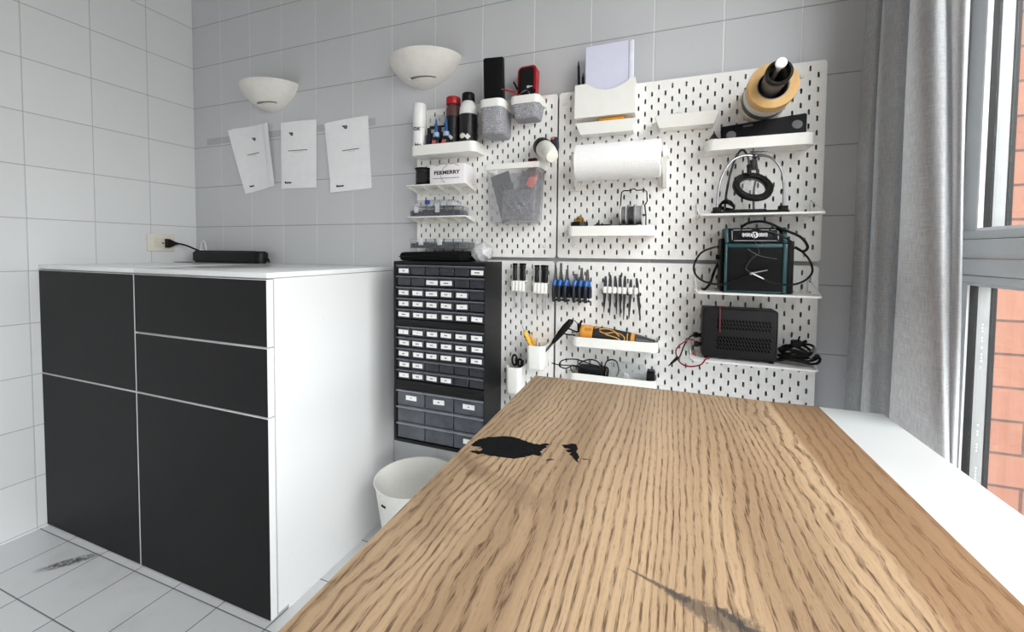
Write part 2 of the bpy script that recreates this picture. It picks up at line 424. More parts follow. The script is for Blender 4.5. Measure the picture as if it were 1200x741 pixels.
kb.b.inputs['Roughness'].default_value = 0.85
hh = kb.math('ADD', kb.math('SUBTRACT', 1.0, bt.outputs['Fac']), kb.math('MULTIPLY', kb.noise(co, 120, 4), 0.25)); kb.bump(hh, 0.6, 0.004)
struct('wall_brick_outside', MB().box(2.9405, -0.10, -0.4, 4.2, 0.2, 3.4), kb.mat)

# ------------------------------------------------------------------ curtain
kc = NT('grey_linen'); co = kc.n('ShaderNodeTexCoord').outputs['UV']
sp = kc.n('ShaderNodeSeparateXYZ'); kc.l(co, sp.inputs[0])
n1 = kc.noise(kc.mapping(co, (500, 40, 1)), 1.0, 3); n2 = kc.noise(kc.mapping(co, (40, 600, 1)), 1.0, 3); n3 = kc.noise(co, 6, 4)
fib = kc.math('ADD', kc.math('MULTIPLY', n1, 0.5), kc.math('MULTIPLY', n2, 0.5))
colr = kc.mix(kc.ramp(kc.math('ADD', fib, kc.math('MULTIPLY', n3, 0.2)), 0.4, 0.8), rgb(160, 161, 163), rgb(192, 193, 195))
df = kc.n('ShaderNodeBsdfDiffuse'); tl = kc.n('ShaderNodeBsdfTranslucent'); kc.l(colr, df.inputs[0]); kc.l(colr, tl.inputs[0])
mx = kc.n('ShaderNodeMixShader'); mx.inputs[0].default_value = 0.20; kc.l(df.outputs[0], mx.inputs[1]); kc.l(tl.outputs[0], mx.inputs[2]); kc.l(mx.outputs[0], kc.out.inputs[0])
bp = kc.n('ShaderNodeBump'); bp.inputs['Strength'].default_value = 0.25; bp.inputs['Distance'].default_value = 0.001; kc.l(fib, bp.inputs['Height']); kc.l(bp.outputs[0], df.inputs['Normal'])
# plan of the folds: (along, out towards the room) at the top and at the floor
top = [(2.742, -0.0015), (2.718, -0.065), (2.716, -0.1209), (2.73, -0.12), (2.748, -0.0943), (2.76, -0.0665), (2.746, -0.0855), (2.736, -0.1082), (2.728, -0.1395), (2.724, -0.1898), (2.735, -0.2101), (2.76, -0.1863), (2.78, -0.1604), (2.77, -0.1656), (2.76, -0.1863), (2.749, -0.2246), (2.745, -0.273), (2.754, -0.2913), (2.772, -0.282), (2.788, -0.2589), (2.798, -0.2584), (2.796, -0.2862), (2.801, -0.2981), (2.81, -0.2932)]
bot = [(2.732, -0.0015), (2.706, -0.062), (2.706, -0.1187), (2.718, -0.1251), (2.7318, -0.1115), (2.7415, -0.0895), (2.7295, -0.1028), (2.723, -0.111), (2.7165, -0.1441), (2.714, -0.2017), (2.723, -0.2288), (2.7428, -0.2188), (2.7585, -0.2033), (2.7503, -0.1961), (2.7425, -0.2115), (2.734, -0.2482), (2.7315, -0.3113), (2.734, -0.3742), (2.7425, -0.4159), (2.7545, -0.4139), (2.7615, -0.4071), (2.7625, -0.41), (2.7655, -0.4089), (2.7725, -0.3998)]
def spline(P, sub=6):
    P = [Vector(p) for p in P]; Q = [P[0]*2 - P[1]] + P + [P[-1]*2 - P[-2]]; out = []
    for i in range(1, len(Q) - 2):
        a, b, c, d = Q[i-1:i+3]
        for j in range(sub):
            t = j/sub; out.append(0.5*((2*b) + (c-a)*t + (2*a-5*b+4*c-d)*t*t + (3*b-a-3*c+d)*t**3))
    return out + [P[-1]]
T_, B_ = spline(top), spline(bot)
bm = bmesh.new(); rows = []; NZ = 40
for j in range(NZ + 1):
    t = j/NZ; z = 2.42 - t*2.40; e = (1.72 - z)/1.05; e = max(-0.3, min(1.05, e))
    rows.append([bm.verts.new((T_[i].x*(1-e) + B_[i].x*e + 0.0015*math.sin(7*z + i*0.15), T_[i].y*(1-e) + B_[i].y*e, z)) for i in range(len(T_))])
uv = bm.loops.layers.uv.new('uv')
for j in range(NZ):
    for i in range(len(T_) - 1):
        f = bm.faces.new((rows[j][i], rows[j+1][i], rows[j+1][i+1], rows[j][i+1]))
        for lp, (a, b) in zip(f.loops, ((i, j), (i, j+1), (i+1, j+1), (i+1, j))): lp[uv].uv = (a/len(T_)*0.5, 2.4 - b*0.06)
mbc = MB(); mbc.bm.free(); mbc.bm = bm
cur = solo('curtain', 'grey linen curtain hanging in folds in the corner beside the window', 'curtain', mbc, kc.mat, smooth=80)

# ------------------------------------------------------------------ cabinets
CY, CX, CS, CH = -0.578, 1.197, 0.590, 1.02
m_stain_lam = NT('white_side_panel')
co = m_stain_lam.n('ShaderNodeTexCoord').outputs['Object']
m_stain_lam.b.inputs['Roughness'].default_value = 0.35
nn = m_stain_lam.math('MULTIPLY', m_stain_lam.ramp(m_stain_lam.noise(co, 26, 5, 0.7), 0.67, 0.75), 0.28)
m_stain_lam.l(m_stain_lam.mix(nn, rgb(226, 226, 226), rgb(186, 182, 174)), m_stain_lam.b.inputs['Base Color'])
def front(name, x0, x1, z0, z1, par, label):
    mb = MB().box(x0 + 0.0012, CY, z0 + 0.0015, x1 - 0.0012, CY + 0.021, z1 - 0.0015, 0, bevel=0.0008, seg=1)
    mb.box(x0 + 0.003, CY - 0.0006, z0 + 0.0032, x1 - 0.0025, CY + 0.001, z1 - 0.0032, 1)
    return link(name, mb, [white_lam, black_front], par, label)
def cabinet(x0, x1, label, side):
    c = thing('cabinet', label, 'cabinet', ((x0 + x1)/2, CY/2, 0))
    b = MB().box(x0, CY + 0.0235, 0.012, x1, -0.003, 1.003, bevel=0.001, seg=1); b.box(x0 + 0.03, CY + 0.06, 0.0, x1 - 0.0, -0.02, 0.012)
    link('body', b, side, c)
    link('top_panel', MB().box(x0, CY, 1.0045, x1, -0.003, CH, bevel=0.0012, seg=2), white_gloss, c)
    return c
c1 = cabinet(0.002, CS - 0.0008, 'white cabinet with two black doors, against the left wall', white_lam)
front('door', 0.003, CS, 0.604, 1.002, c1, 'upper black door'); front('door', 0.003, CS, 0.006, 0.604, c1, 'lower black door')
c2 = cabinet(CS + 0.0008, CX, 'white cabinet with two black drawers above a black door, beside the waste bin', m_stain_lam.mat)
front('drawer', CS + 0.001, CX, 0.806, 1.002, c2, 'upper black drawer'); front('drawer', CS + 0.001, CX, 0.604, 0.806, c2, 'lower black drawer')
front('door', CS + 0.001, CX, 0.006, 0.604, c2, 'tall black door')

# ------------------------------------------------------------------ table
ko = NT('oak'); co = ko.n('ShaderNodeTexCoord').outputs['Object']
sp = ko.n('ShaderNodeSeparateXYZ'); ko.l(co, sp.inputs[0])
# cathedral figure: bands across the board bent by slow noise along it
warp = ko.noise(ko.mapping(co, (3.0, 0.65, 1), (0.3, 0.2, 0)), 1.0, 2, 0.5)
wmask = ko.ramp(ko.noise(ko.mapping(co, (4.2, 0.5, 1), (1.3, 0.4, 0)), 1.0, 1, 0.4), 0.40, 0.62)
warp2 = ko.noise(ko.mapping(co, (13, 7.5, 1)), 1.0, 3, 0.55)
warp3 = ko.noise(ko.mapping(co, (60, 16, 1)), 1.0, 2, 0.5)
s = ko.math('ADD', ko.math('MULTIPLY', sp.outputs[0], 78.0), ko.math('MULTIPLY', warp, 15.0))
s = ko.math('ADD', s, ko.math('MULTIPLY', warp2, ko.math('ADD', 0.7, ko.math('MULTIPLY', wmask, 2.4))))
s = ko.math('ADD', s, ko.math('MULTIPLY', warp3, 0.42))
band = ko.math('ADD', ko.math('MULTIPLY', ko.math('SINE', ko.math('MULTIPLY', s, 6.2832)), 0.5), 0.5)
band2 = ko.math('ADD', ko.math('MULTIPLY', ko.math('SINE', ko.math('MULTIPLY', s, 14.9)), 0.5), 0.5)
pore = ko.noise(ko.mapping(co, (420, 30, 1)), 1.0, 3, 0.6)
pore2 = ko.noise(ko.mapping(co, (760, 60, 1)), 1.0, 2, 0.6)
amp = ko.math('ADD', 0.35, ko.math('MULTIPLY', ko.ramp(ko.noise(ko.mapping(co, (24, 5, 1)), 1.0, 3, 0.6), 0.3, 0.7), 0.65))
line = ko.math('MULTIPLY', ko.ramp(band, 0.52, 1.0), amp)
line2 = ko.math('MULTIPLY', ko.ramp(band2, 0.6, 1.0), 0.45)
dash = ko.math('MULTIPLY', ko.ramp(pore, 0.47, 0.60), ko.ramp(band, 0.62, 0.95))
dash = ko.math('MAXIMUM', dash, ko.math('MULTIPLY', ko.ramp(pore2, 0.56, 0.68), ko.math('ADD', 0.22, ko.math('MULTIPLY', line2, 0.8))))
slow = ko.noise(ko.mapping(co, (9, 0.8, 1), (0.7, 0.1, 0)), 1.0, 4, 0.6)
base = ko.mix(ko.ramp(slow, 0.32, 0.68), rgb(140, 112, 83), rgb(184, 155, 122))
base = ko.mix(ko.math('MULTIPLY', line, 0.72), base, rgb(114, 85, 57))
base = ko.mix(ko.math('MULTIPLY', line2, 0.34), base, rgb(134, 104, 74))
base = ko.mix(ko.math('MULTIPLY', ko.noise(ko.mapping(co, (300, 8, 1)), 1.0, 3), 0.26), base, rgb(226, 202, 168))
base = ko.mix(ko.math('MULTIPLY', dash, 0.78), base, rgb(78, 55, 35))
# darker plank towards the window side
plank = ko.math('MULTIPLY', ko.ramp(ko.math('ADD', sp.outputs[0], ko.math('MULTIPLY', sp.outputs[1], 0.02)), 0.545, 0.560), 0.58)
base = ko.mix(plank, base, rgb(126, 90, 56))
def soft_mark(base, ax, ay, bx, by, r0, r1, col, amt, ns):
    vx, vy = bx - ax, by - ay; L2 = vx*vx + vy*vy
    px = ko.math('SUBTRACT', sp.outputs[0], ax); py = ko.math('SUBTRACT', sp.outputs[1], ay)
    t = ko.math('DIVIDE', ko.math('ADD', ko.math('MULTIPLY', px, vx), ko.math('MULTIPLY', py, vy)), L2, clamp=True)
    dx = ko.math('SUBTRACT', px, ko.math('MULTIPLY', t, vx)); dy = ko.math('SUBTRACT', py, ko.math('MULTIPLY', t, vy))
    d = ko.math('SQRT', ko.math('ADD', ko.math('MULTIPLY', dx, dx), ko.math('MULTIPLY', dy, dy)))
    rr = ko.math('ADD', r0, ko.math('MULTIPLY', t, r1 - r0))
    d = ko.math('ADD', ko.math('DIVIDE', d, rr), ko.math('MULTIPLY', ko.math('SUBTRACT', ko.noise(ko.mapping(co, (ns, ns*0.6, 1)), 1.0, 5, 0.7), 0.5), 2.4))
    return ko.mix(ko.math('MULTIPLY', ko.math('SUBTRACT', 1.0, ko.ramp(d, 0.35, 1.0)), amt), base, col)
TA = R(1.33); TO = Vector((1.9179, -0.3548))
def tl_(x, y):   # world -> board
    dx, dy = x - TO.x, y - TO.y
    return (dx*math.cos(TA) + dy*math.sin(TA), -dx*math.sin(TA) + dy*math.cos(TA))
for (a, b, r0, r1, c, amt, ns) in (((2.219, -0.982), (2.275, -1.003), 0.0012, 0.006, rgb(60, 58, 56), 0.75, 230), ((2.262, -1.000), (2.322, -1.022), 0.006, 0.026, rgb(62, 60, 59), 0.66, 230),
                                  ((2.305, -1.003), (2.350, -1.035), 0.005, 0.008, rgb(58, 57, 57), 0.8, 230), ((1.93, -0.82), (1.99, -0.86), 0.012, 0.020, rgb(110, 88, 66), 0.35, 55),
                                  ((1.98, -0.86), (2.08, -0.90), 0.022, 0.035, rgb(120, 96, 72), 0.28, 45), ((1.93, -0.90), (2.0, -1.0), 0.02, 0.035, rgb(120, 96, 72), 0.25, 45)):
    pa, pb = tl_(*a), tl_(*b)
    base = soft_mark(base, pa[0], pa[1], pb[0], pb[1], r0, r1, c, amt, ns)
ko.l(base, ko.b.inputs['Base Color']); ko.b.inputs['Roughness'].default_value = 0.5; ko.b.inputs['Specular IOR Level'].default_value = 0.35
ko.bump(ko.math('SUBTRACT', 1.0, dash), 0.35, 0.0008)

white_table = M('white_table_laminate', (216, 219, 219), 0.3, var=0.01, vscale=6, spec=0.35)
TROT = Matrix.Translation((TO.x, TO.y, 0)) @ Matrix.Rotation(TA, 4, 'Z')
LEN = 1.75
tb = thing('table', 'white table under the oak board, its bare edge towards the window', 'table', (TO.x, TO.y, 0)); tb.rotation_euler.z = TA
def tpart(name, mb, mat):
    o = link(name, mb, mat); o.parent = tb; return o
tpart('tabletop', MB().box(0.004, -LEN, 0.712, 0.7718, 0.016, 0.745, bevel=0.002), white_table)
for lx in (0.03, 0.70):
    for ly in (-0.04, -LEN + 0.04): tpart('leg', MB().box(lx, ly - 0.025, 0.0, lx + 0.05, ly + 0.025, 0.66, bevel=0.003), metal_white)
fb = MB()
fb.box(0.03, -LEN + 0.015, 0.661, 0.75, -LEN + 0.065, 0.711); fb.box(0.03, -0.065, 0.661, 0.75, -0.015, 0.711); fb.box(0.03, -LEN + 0.066, 0.661, 0.08, -0.066, 0.711); fb.box(0.70, -LEN + 0.066, 0.661, 0.75, -0.066, 0.711)
tpart('frame', fb, metal_white)
bd = solo('oak_board', 'large oak board with black stain lying on the white table', 'table top', MB().box(0, -LEN, 0, 0.6505, 0, 0.0046, bevel=0.001), ko.mat)
bd.location = (TO.x, TO.y, 0.7454); bd.rotation_euler.z = TA
# black stain with ragged ends, a smaller broken one beside it and a dark flake (outlines in board coordinates)
m_burn = M('black_stain', (16, 16, 18), 0.85, var=0.3, vscale=150, bump=0.4, bscale=400, spec=0.1)
def blob(pts):
    return [tl_(*p) for p in pts]
main = [(1.9366,-0.7848),(1.938,-0.7737),(1.9421,-0.7612),(1.9535,-0.7471),(1.9614,-0.7451),(1.976,-0.7347),(1.99,-0.732),(2.0063,-0.7327),(2.0224,-0.7373),(2.0386,-0.7431),(2.0497,-0.7412),(2.0574,-0.7318),(2.0636,-0.7357),(2.0596,-0.7435),(2.0628,-0.7483),(2.0574,-0.7594),(2.058,-0.7689),(2.0616,-0.777),(2.0577,-0.7823),(2.0481,-0.78),(2.0422,-0.7894),(2.0338,-0.7973),(2.0233,-0.8051),(2.0086,-0.8074),(1.9933,-0.8088),(1.9827,-0.8108),(1.9692,-0.8091),(1.9622,-0.8142),(1.9458,-0.8098),(1.9494,-0.8049),(1.961,-0.8018),(1.9626,-0.7923),(1.9545,-0.793),(1.9566,-0.7871),(1.9427,-0.7911)]
small = [(2.0849,-0.7282),(2.0945,-0.7234),(2.0988,-0.7174),(2.1081,-0.7163),(2.1108,-0.7256),(2.1143,-0.7318),(2.1133,-0.743),(2.1189,-0.7542),(2.1218,-0.7632),(2.1214,-0.7715),(2.1248,-0.7799),(2.1176,-0.7731),(2.1136,-0.7692),(2.1109,-0.762),(2.1045,-0.7576),(2.1073,-0.7503),(2.0998,-0.7513),(2.0959,-0.7441),(2.1025,-0.739),(2.0899,-0.7375)]
flake = [(2.0727,-0.7918),(2.0752,-0.7863),(2.0796,-0.7828),(2.0865,-0.7845),(2.0819,-0.7872),(2.0775,-0.7908)]
crack = [(2.1272,-0.7638),(2.1363,-0.7620),(2.1381,-0.7631),(2.1287,-0.7660)]
def ragged(P, n=5, amp=0.0020):
    out = []
    for i, (a, b) in enumerate(zip(P, P[1:] + P[:1])):
        a, b = Vector(a), Vector(b)
        for j in range(n):
            q = a + (b - a)*j/n
            if j: q += Vector((random.uniform(-amp, amp), random.uniform(-amp, amp)*0.6))
            out.append((q.x, q.y))
    return out
def on_board(name, polys, mat, label):
    mb = MB()
    for P in polys: mb.prism([tl_(*p) for p in P], 0.0045, 0.00485, 'z')
    o = link(name, mb, mat, None, label, smooth=0); o.parent = bd; return o
on_board('stain', [ragged(main)], m_burn, 'large black ragged stain at the left edge')
on_board('stain', [ragged(small, 4, 0.001), crack], m_burn, 'small broken black stain to the right of the large one')
on_board('stain', [ragged(flake, 3, 0.0006)], M('dark_red_stain', (48, 16, 18), 0.6), 'short dark red fleck below the stains')

# ------------------------------------------------------------------ waste bin
bc = (1.425, -0.185)
bn = thing('waste_bin', 'white tapered plastic bin on the floor beside the cabinet', 'bin', (bc[0], bc[1], 0))
link('bucket', MB().lathe([(0.0,0.001),(0.095,0.001),(0.098,0.004),(0.1385,0.278),(0.1395,0.281),(0.1425,0.2825),(0.1430,0.2845),(0.1405,0.2855),(0.1372,0.284),(0.1355,0.276),(0.0955,0.006),(0.0,0.006)], (*bc, 0), seg=64, cap=False), plastic_white, bn)
mk = MB(); 
for i in range(6):
    a = R(248.5 + i*1.55); r1 = 0.0985 + (0.1385 - 0.0985)*(0.238/0.274) - 0.0012
    c = Vector((bc[0] + r1*math.cos(a), bc[1] + r1*math.sin(a), 0.238)); t = Vector((-math.sin(a), math.cos(a), 0)); o = Vector((math.cos(a), math.sin(a), -0.12))*0.0010
    h = (0.0036, 0.0028, 0.0040, 0.0028, 0.0030, 0.0034)[i]
    up = Vector((0, 0, 1)); c += o*1.6
    mk.loft([[c - t*0.0014 - up*h + o*k, c + t*0.0014 - up*h + o*k, c + t*0.0014 + up*h + o*k, c - t*0.0014 + up*h + o*k] for k in (-1, 1)])
link('print', mk, ink, bn)

# ------------------------------------------------------------------ pegboards
slot_shade = M('fibreboard_slot_shade', (30, 25, 22), 0.9, var=0.15, vscale=200, spec=0.1)  # slot walls and back: shade in the holes put into a near-black colour
def pegboard(label, x0, ztop, cols, rows, screws):
    W, Hh, g = cols*0.02 + 0.02, rows*0.02 + 0.02, 0.02
    bm = bmesh.new(); T = 0.005; hw, hh = 0.0026, 0.0077
    def slot(cx, cz):
        out = []
        for sgn, a0 in ((1, 0), (-1, 180)):
            for i in range(5):
                a = R(a0 + 45*i); out.append((cx + hw*math.cos(a), cz + sgn*(hh - hw) + hw*math.sin(a)))
        return out
    grid = {}
    def V(x, z, y=0.0):
        k = (round(x, 5), round(z, 5), y)
        if k not in grid: grid[k] = bm.verts.new((x, F + y, z))
        return grid[k]
    X = lambda i: x0 + 0.01 + i*g
    Z = lambda j: ztop - 0.01 - j*g
    for i in range(cols):
        for j in range(rows):
            a = [(X(i), Z(j+1)), (X(i+1), Z(j+1)), (X(i+1), Z(j)), (X(i), Z(j))]
            if ((i + 1) + (j + 1)) % 2 == 1 and (i + 1, j + 1) not in screws:
                s = slot(X(i) + g/2, Z(j) - g/2)       # ccw seen from the front, starts at +x
                for y in (0.0, T):
                    c = [V(*p, y) for p in a]; h = [V(*p, y) for p in s]
                    for q in ((c[1], c[2], h[1], h[0]), (c[2], h[2], h[1]), (c[2], c[3], h[3], h[2]), (c[3], h[4], h[3]), (c[3], c[0], h[6], h[5], h[4]), (c[0], h[7], h[6]), (c[0], c[1], h[8], h[7]), (c[1], h[9], h[8]), (c[1], h[0], h[9])):
                        bm.faces.new(q if y == 0 else q[::-1])
                hf = [V(*p, 0.0) for p in s]; hb = [V(*p, T) for p in s]; n = len(s)
                for k in range(n): bm.faces.new((hf[(k+1) % n], hf[k], hb[k], hb[(k+1) % n])).material_index = 1
            else:
                for y in (0.0, T):
                    c = [V(*p, y) for p in a]; bm.faces.new(c if y == 0 else c[::-1])
    r = 0.01
    rim = []
    pts = []
    for i in range(cols + 1): pts.append(((X(i), Z(rows)), (X(i), ztop - Hh)))
    def corner(cx, cz, a0):
        for k in range(1, 6): pts.append(((cx, cz), (cx + r*math.cos(R(a0 + 15*k)), cz + r*math.sin(R(a0 + 15*k)))))
    corner(X(cols), Z(rows), 270)
    for j in range(rows, -1, -1): pts.append(((X(cols), Z(j)), (x0 + W, Z(j))))
    corner(X(cols), Z(0), 0)
    for i in range(cols, -1, -1): pts.append(((X(i), Z(0)), (X(i), ztop)))
    corner(X(0), Z(0), 90)
    for j in range(rows + 1): pts.append(((X(0), Z(j)), (x0, Z(j))))
    corner(X(0), Z(rows), 180)
    n = len(pts)
    for k in range(n):
        (i0, o0), (i1, o1) = pts[k], pts[(k+1) % n]
        for y in (0.0, T):
            q = [V(*i0, y), V(*o0, y), V(*o1, y)] + ([V(*i1, y)] if i1 != i0 else [])
            bm.faces.new(q if y == 0 else q[::-1])
        bm.faces.new((V(*o1, 0.0), V(*o0, 0.0), V(*o0, T), V(*o1, T)))
    root = thing('pegboard', label, 'pegboard', (x0 + W/2, F + T, ztop - Hh))
    mb = MB(); mb.bm.free(); mb.bm = bm
    bmesh.ops.recalc_face_normals(bm, faces=bm.faces)
    for f in bm.faces:
        if all(abs(v.co.y - (F + T)) < 1e-5 for v in f.verts): f.material_index = 1
    link('panel', mb, [board_white, slot_shade], root, smooth=30)
    for (i, j) in screws:
        c = (x0 + i*g, F, ztop - j*g)
        link('screw', MB().lathe([(0.0, 0.0055), (0.0035, 0.0052), (0.0052, 0.003), (0.0055, 0.0001)], c, (0, -1, 0), 16), plastic_white, root)
        link('wall_mount', MB().cyl((c[0], F + 0.0052, c[2]), (c[0], F + 0.0215, c[2]), 0.008, seg=14), plastic_white, root)
    return root
PZ, PB = 1.6249, 1.0524
pegboard('smaller white pegboard at upper left, holding glue bottles and grey bins', 1.3244, PZ, 27, 27, ((1, 2), (26, 2), (26, 26), (1, 26)))
pegboard('wide white pegboard at upper right, holding the paper towel and tape rolls', 1.8906, PZ, 37, 27, ((1, 2), (35, 2), (3, 26), (35, 26)))
pegboard('white pegboard behind the black drawer units, lower left', 1.3204, PB, 27, 27, ((26, 2), (26, 26)))
pegboard('wide white pegboard at lower right, holding pliers and tweezers', 1.8875, PB, 37, 27, ((1, 2), (35, 2), (3, 26), (35, 26)))

# ------------------------------------------------------------------ drawer units
cab_black = M('black_drawer_case', (17, 17, 18), 0.5, spec=0.3, var=0.12, vscale=20)
tag_mats = [M('drawer_tag_white', (240, 240, 238), 0.6, var=0.01), ink]
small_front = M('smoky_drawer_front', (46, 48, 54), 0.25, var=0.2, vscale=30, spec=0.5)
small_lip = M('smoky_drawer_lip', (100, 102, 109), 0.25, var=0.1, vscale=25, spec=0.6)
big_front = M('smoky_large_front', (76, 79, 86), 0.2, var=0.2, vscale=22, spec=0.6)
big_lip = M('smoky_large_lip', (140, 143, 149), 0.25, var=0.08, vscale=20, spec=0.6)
DX0, DX1, DY = 1.3235, 1.6845, F - 0.15
def drawer_unit(label, z0, z1, rows, cols, zt, zb, tags, big=False, widths=None):
    r = thing('drawer_unit', label, 'drawer unit', ((DX0 + DX1)/2, F - 0.075, z0))
    xs0, xs1 = DX0 + 0.0125, DX1 - 0.0015
    mb = MB()
    # case: sides, top, bottom, back and dividers between drawers
    mb.box(DX0, DY, z0, xs0 - 0.0006, F - 0.001, z1, bevel=0.002); mb.box(xs1 + 0.0002, DY, z0, DX1, F - 0.001, z1)
    mb.box(xs0, DY, zt + 0.0006, xs1, F - 0.001, z1); mb.box(xs0, DY, z0, xs1, F - 0.001, zb - 0.0006)
    mb.box(xs0, F - 0.006, zb, xs1, F - 0.001, zt)
    link('case', mb, cab_black, r)
    link('wall_mount', MB().box(DX0 + 0.10, F - 0.0009, z1 - 0.03, DX0 + 0.26, F - 0.0002, z1 - 0.01), dark_steel, r)
    dw, dh = (xs1 - xs0)/cols, (zt - zb)/rows
    for j in range(rows):
        for i in range(cols):
            a, b = xs0 + i*dw + 0.0018, xs0 + (i + 1)*dw - 0.0018; t, bo = zt - j*dh - 0.0012, zt - (j + 1)*dh + 0.0022
            d = MB(); lip = 0.0085 if not big else 0.0085
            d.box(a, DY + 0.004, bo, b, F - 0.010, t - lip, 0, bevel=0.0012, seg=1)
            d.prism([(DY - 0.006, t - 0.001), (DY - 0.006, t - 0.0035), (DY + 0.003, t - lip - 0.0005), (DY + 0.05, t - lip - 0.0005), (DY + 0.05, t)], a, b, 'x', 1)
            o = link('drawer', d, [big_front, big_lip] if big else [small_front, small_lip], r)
            sp = tags.get((j, i))
            if sp:
                cx = (a + b)/2 + sp[1]; wt, ht = (0.040 if not big else 0.044)*sp[0], 0.0155 if not big else 0.0165
                cz = (t + bo)/2 - 0.004 + (0.004 if big else 0)
                tilt = sp[2]
                lb = MB(); lb.M = Matrix.Translation((cx, DY + 0.0040, cz)) @ Matrix.Rotation(R(tilt), 4, 'Y')
                lb.box(-wt/2, -0.0014, -ht/2, wt/2, -0.0002, ht/2, 0)
                n = sp[3]; x = -n*0.0016
                for k in range(n):
                    hgt = random.choice((0.0018, 0.0022, 0.0026)); lb.box(x, -0.0017, -hgt*0.9, x + 0.0023, -0.0014, hgt*0.8, 1); x += 0.0032
                q = link('tag', lb, tag_mats, o, smooth=0)
    return r
def tg(s): # "row: col:len ..." -> dict
    d = {}
    for j, row in enumerate(s.split('|')):
        for it in row.split():
            c, n = it.split(':'); n = int(n)
            d[(j, int(c))] = ((1.0 if n < 5 else 1.12), random.uniform(-0.002, 0.002), random.uniform(-2, 2), n)
    return d
drawer_unit('upper of three black drawer units, thirty small drawers, black pouch on top', 0.8275, 1.0480, 5, 6, 1.0368, 0.8405, tg('0:3 5:6|2:5 3:6|0:3 1:2 2:5 3:4 4:2|0:3 1:3 2:4 3:3 4:3|0:5 1:4 2:2 3:4 4:3 5:2'))
drawer_unit('middle of three black drawer units, lower right small drawers without tags', 0.6040, 0.8270, 5, 6, 0.8165, 0.6200, tg('0:1 1:1 2:4 3:4 4:4 5:4|0:4 1:4 2:4 3:4 4:4 5:4|0:3 1:3 2:3 3:3 4:3 5:4|0:4 1:4|0:1 1:4 2:4 3:3'))
bt_ = tg('0:2 1:3 2:2|2:3|2:3'); bt_.pop((1, 2)); bt_[(2, 2)] = (1.0, 0.002, 2, 3)
drawer_unit('lowest of three black drawer units, nine large smoky drawers', 0.3920, 0.6035, 3, 3, 0.5850, 0.4040, bt_, True)

# on top of the drawer units
mb = MB()
mb.prism(rrect(1.338, F - 0.146, 1.600, F - 0.010, 0.022), 1.0495, 1.078, 'z')
bmesh.ops.bevel(mb.bm, geom=[e for e in mb.bm.edges if abs(e.verts[0].co.z - e.verts[1].co.z) < 1e-6], offset=0.011, segments=4, affect='EDGES', profile=0.5)
for v in mb.bm.verts: v.co.z = 1.0495 + (v.co.z - 1.0495)*(1.0 + 0.35*math.sin((v.co.x - 1.33)*9) + 0.0)
po = thing('pouch', 'soft black zip pouch lying on the topmost black drawer unit', 'pouch', (1.47, F - 0.08, 1.0485))
link('body', mb, M('black_fabric', (13, 13, 14), 0.9, spec=0.15, var=0.2, vscale=80, bump=0.5, bscale=260), po)
link('zip', MB().tube([(1.345, F - 0.1475, 1.064), (1.42, F - 0.1485, 1.067), (1.50, F - 0.1485, 1.069), (1.592, F - 0.1470, 1.066)], 0.0018, 6), rubber_black, po)
def organiser(name, label, x0, x1, y0, y1, z0, h, rotz, cells, dark, tabs=(), group=None, tabm=None):
    """flat clear box with inner dividers, clips on the front edge and dark chips inside"""
    cx, cy = (x0 + x1)/2, (y0 + y1)/2
    t = thing(name, label, 'box', (cx, cy, z0)); X = Matrix.Translation((cx, cy, z0)) @ Matrix.Rotation(R(rotz), 4, 'Z')
    w_, d_ = (x1 - x0)/2, (y1 - y0)/2
    def mk(): m = MB(); m.M = X; return m
    a = mk(); a.tub(rrect(-w_, -d_, w_, d_, 0.004, 2), rrect(-w_ + .0015, -d_ + .0015, w_ - .0015, d_ - .0015, 0.003, 2), 0, h*0.72, 0.0015)
    n = cells
    for i in range(1, n): a.box(-w_ + 2*w_*i/n - 0.0006, -d_ + 0.002, 0.0016, -w_ + 2*w_*i/n + 0.0006, d_ - 0.002, h*0.7)
    link('tray', a, clear_box, t)
    b = mk(); b.box(-w_ - 0.0008, -d_ - 0.0008, h*0.725, w_ + 0.0008, d_ + 0.0008, h, bevel=0.0015)
    link('lid', b, clear_box, t)
    c = mk()
    for i in range(n):
        q0 = -w_ + 2*w_*i/n + 0.003; q1 = -w_ + 2*w_*(i + 1)/n - 0.003
        c.box(q0, -d_ + 0.004, 0.0018, q1, d_ - 0.004, h*random.uniform(0.52, 0.68))
    link('contents', c, dark, t)
    for (u, wv) in tabs:
        e = mk(); e.box(u*w_ - wv/2, -d_ - 0.0035, h*0.35, u*w_ + wv/2, -d_ - 0.001, h*1.02, bevel=0.0008)
        link('clip', e, tabm or milky, t)
    return t
clear_box = clear('clear_box_plastic', (226, 230, 236), 0.035, rough=0.12, gl=0.0)
chips = M('dark_blue_grey_parts', (26, 29, 44), 0.5, var=0.4, vscale=120)
chips2 = M('dark_grey_parts', (34, 36, 40), 0.5, var=0.5, vscale=120)
white_parts = M('pale_parts', (206, 208, 212), 0.5, var=0.2, vscale=100)
organiser('parts_box', 'clear parts organiser lying crooked on the black pouch', 1.372, 1.585, F - 0.125, F - 0.012, 1.0935, 0.034, -4, 8, chips2, ((-0.5, 0.02), (0.25, 0.02)))
mb = MB().ball((1.640, F - 0.075, 1.0815), 0.037, 0.036, 0.032, seg=28, rings=18)
for v in mb.bm.verts:
    n = math.sin(v.co.x*260 + v.co.z*120)*0.0022 + math.sin(v.co.z*410 + v.co.y*300)*0.0016 + random.uniform(-0.0014, 0.0014)
    v.co += (v.co - Vector((1.640, F - 0.075, 1.0815))).normalized()*n; v.co.z = max(v.co.z, 1.0487)
solo('plastic_bag', 'crumpled milky plastic bag on the drawer unit beside the pouch', 'bag', mb, milky, base=(1.640, F - 0.075, 1.0487))
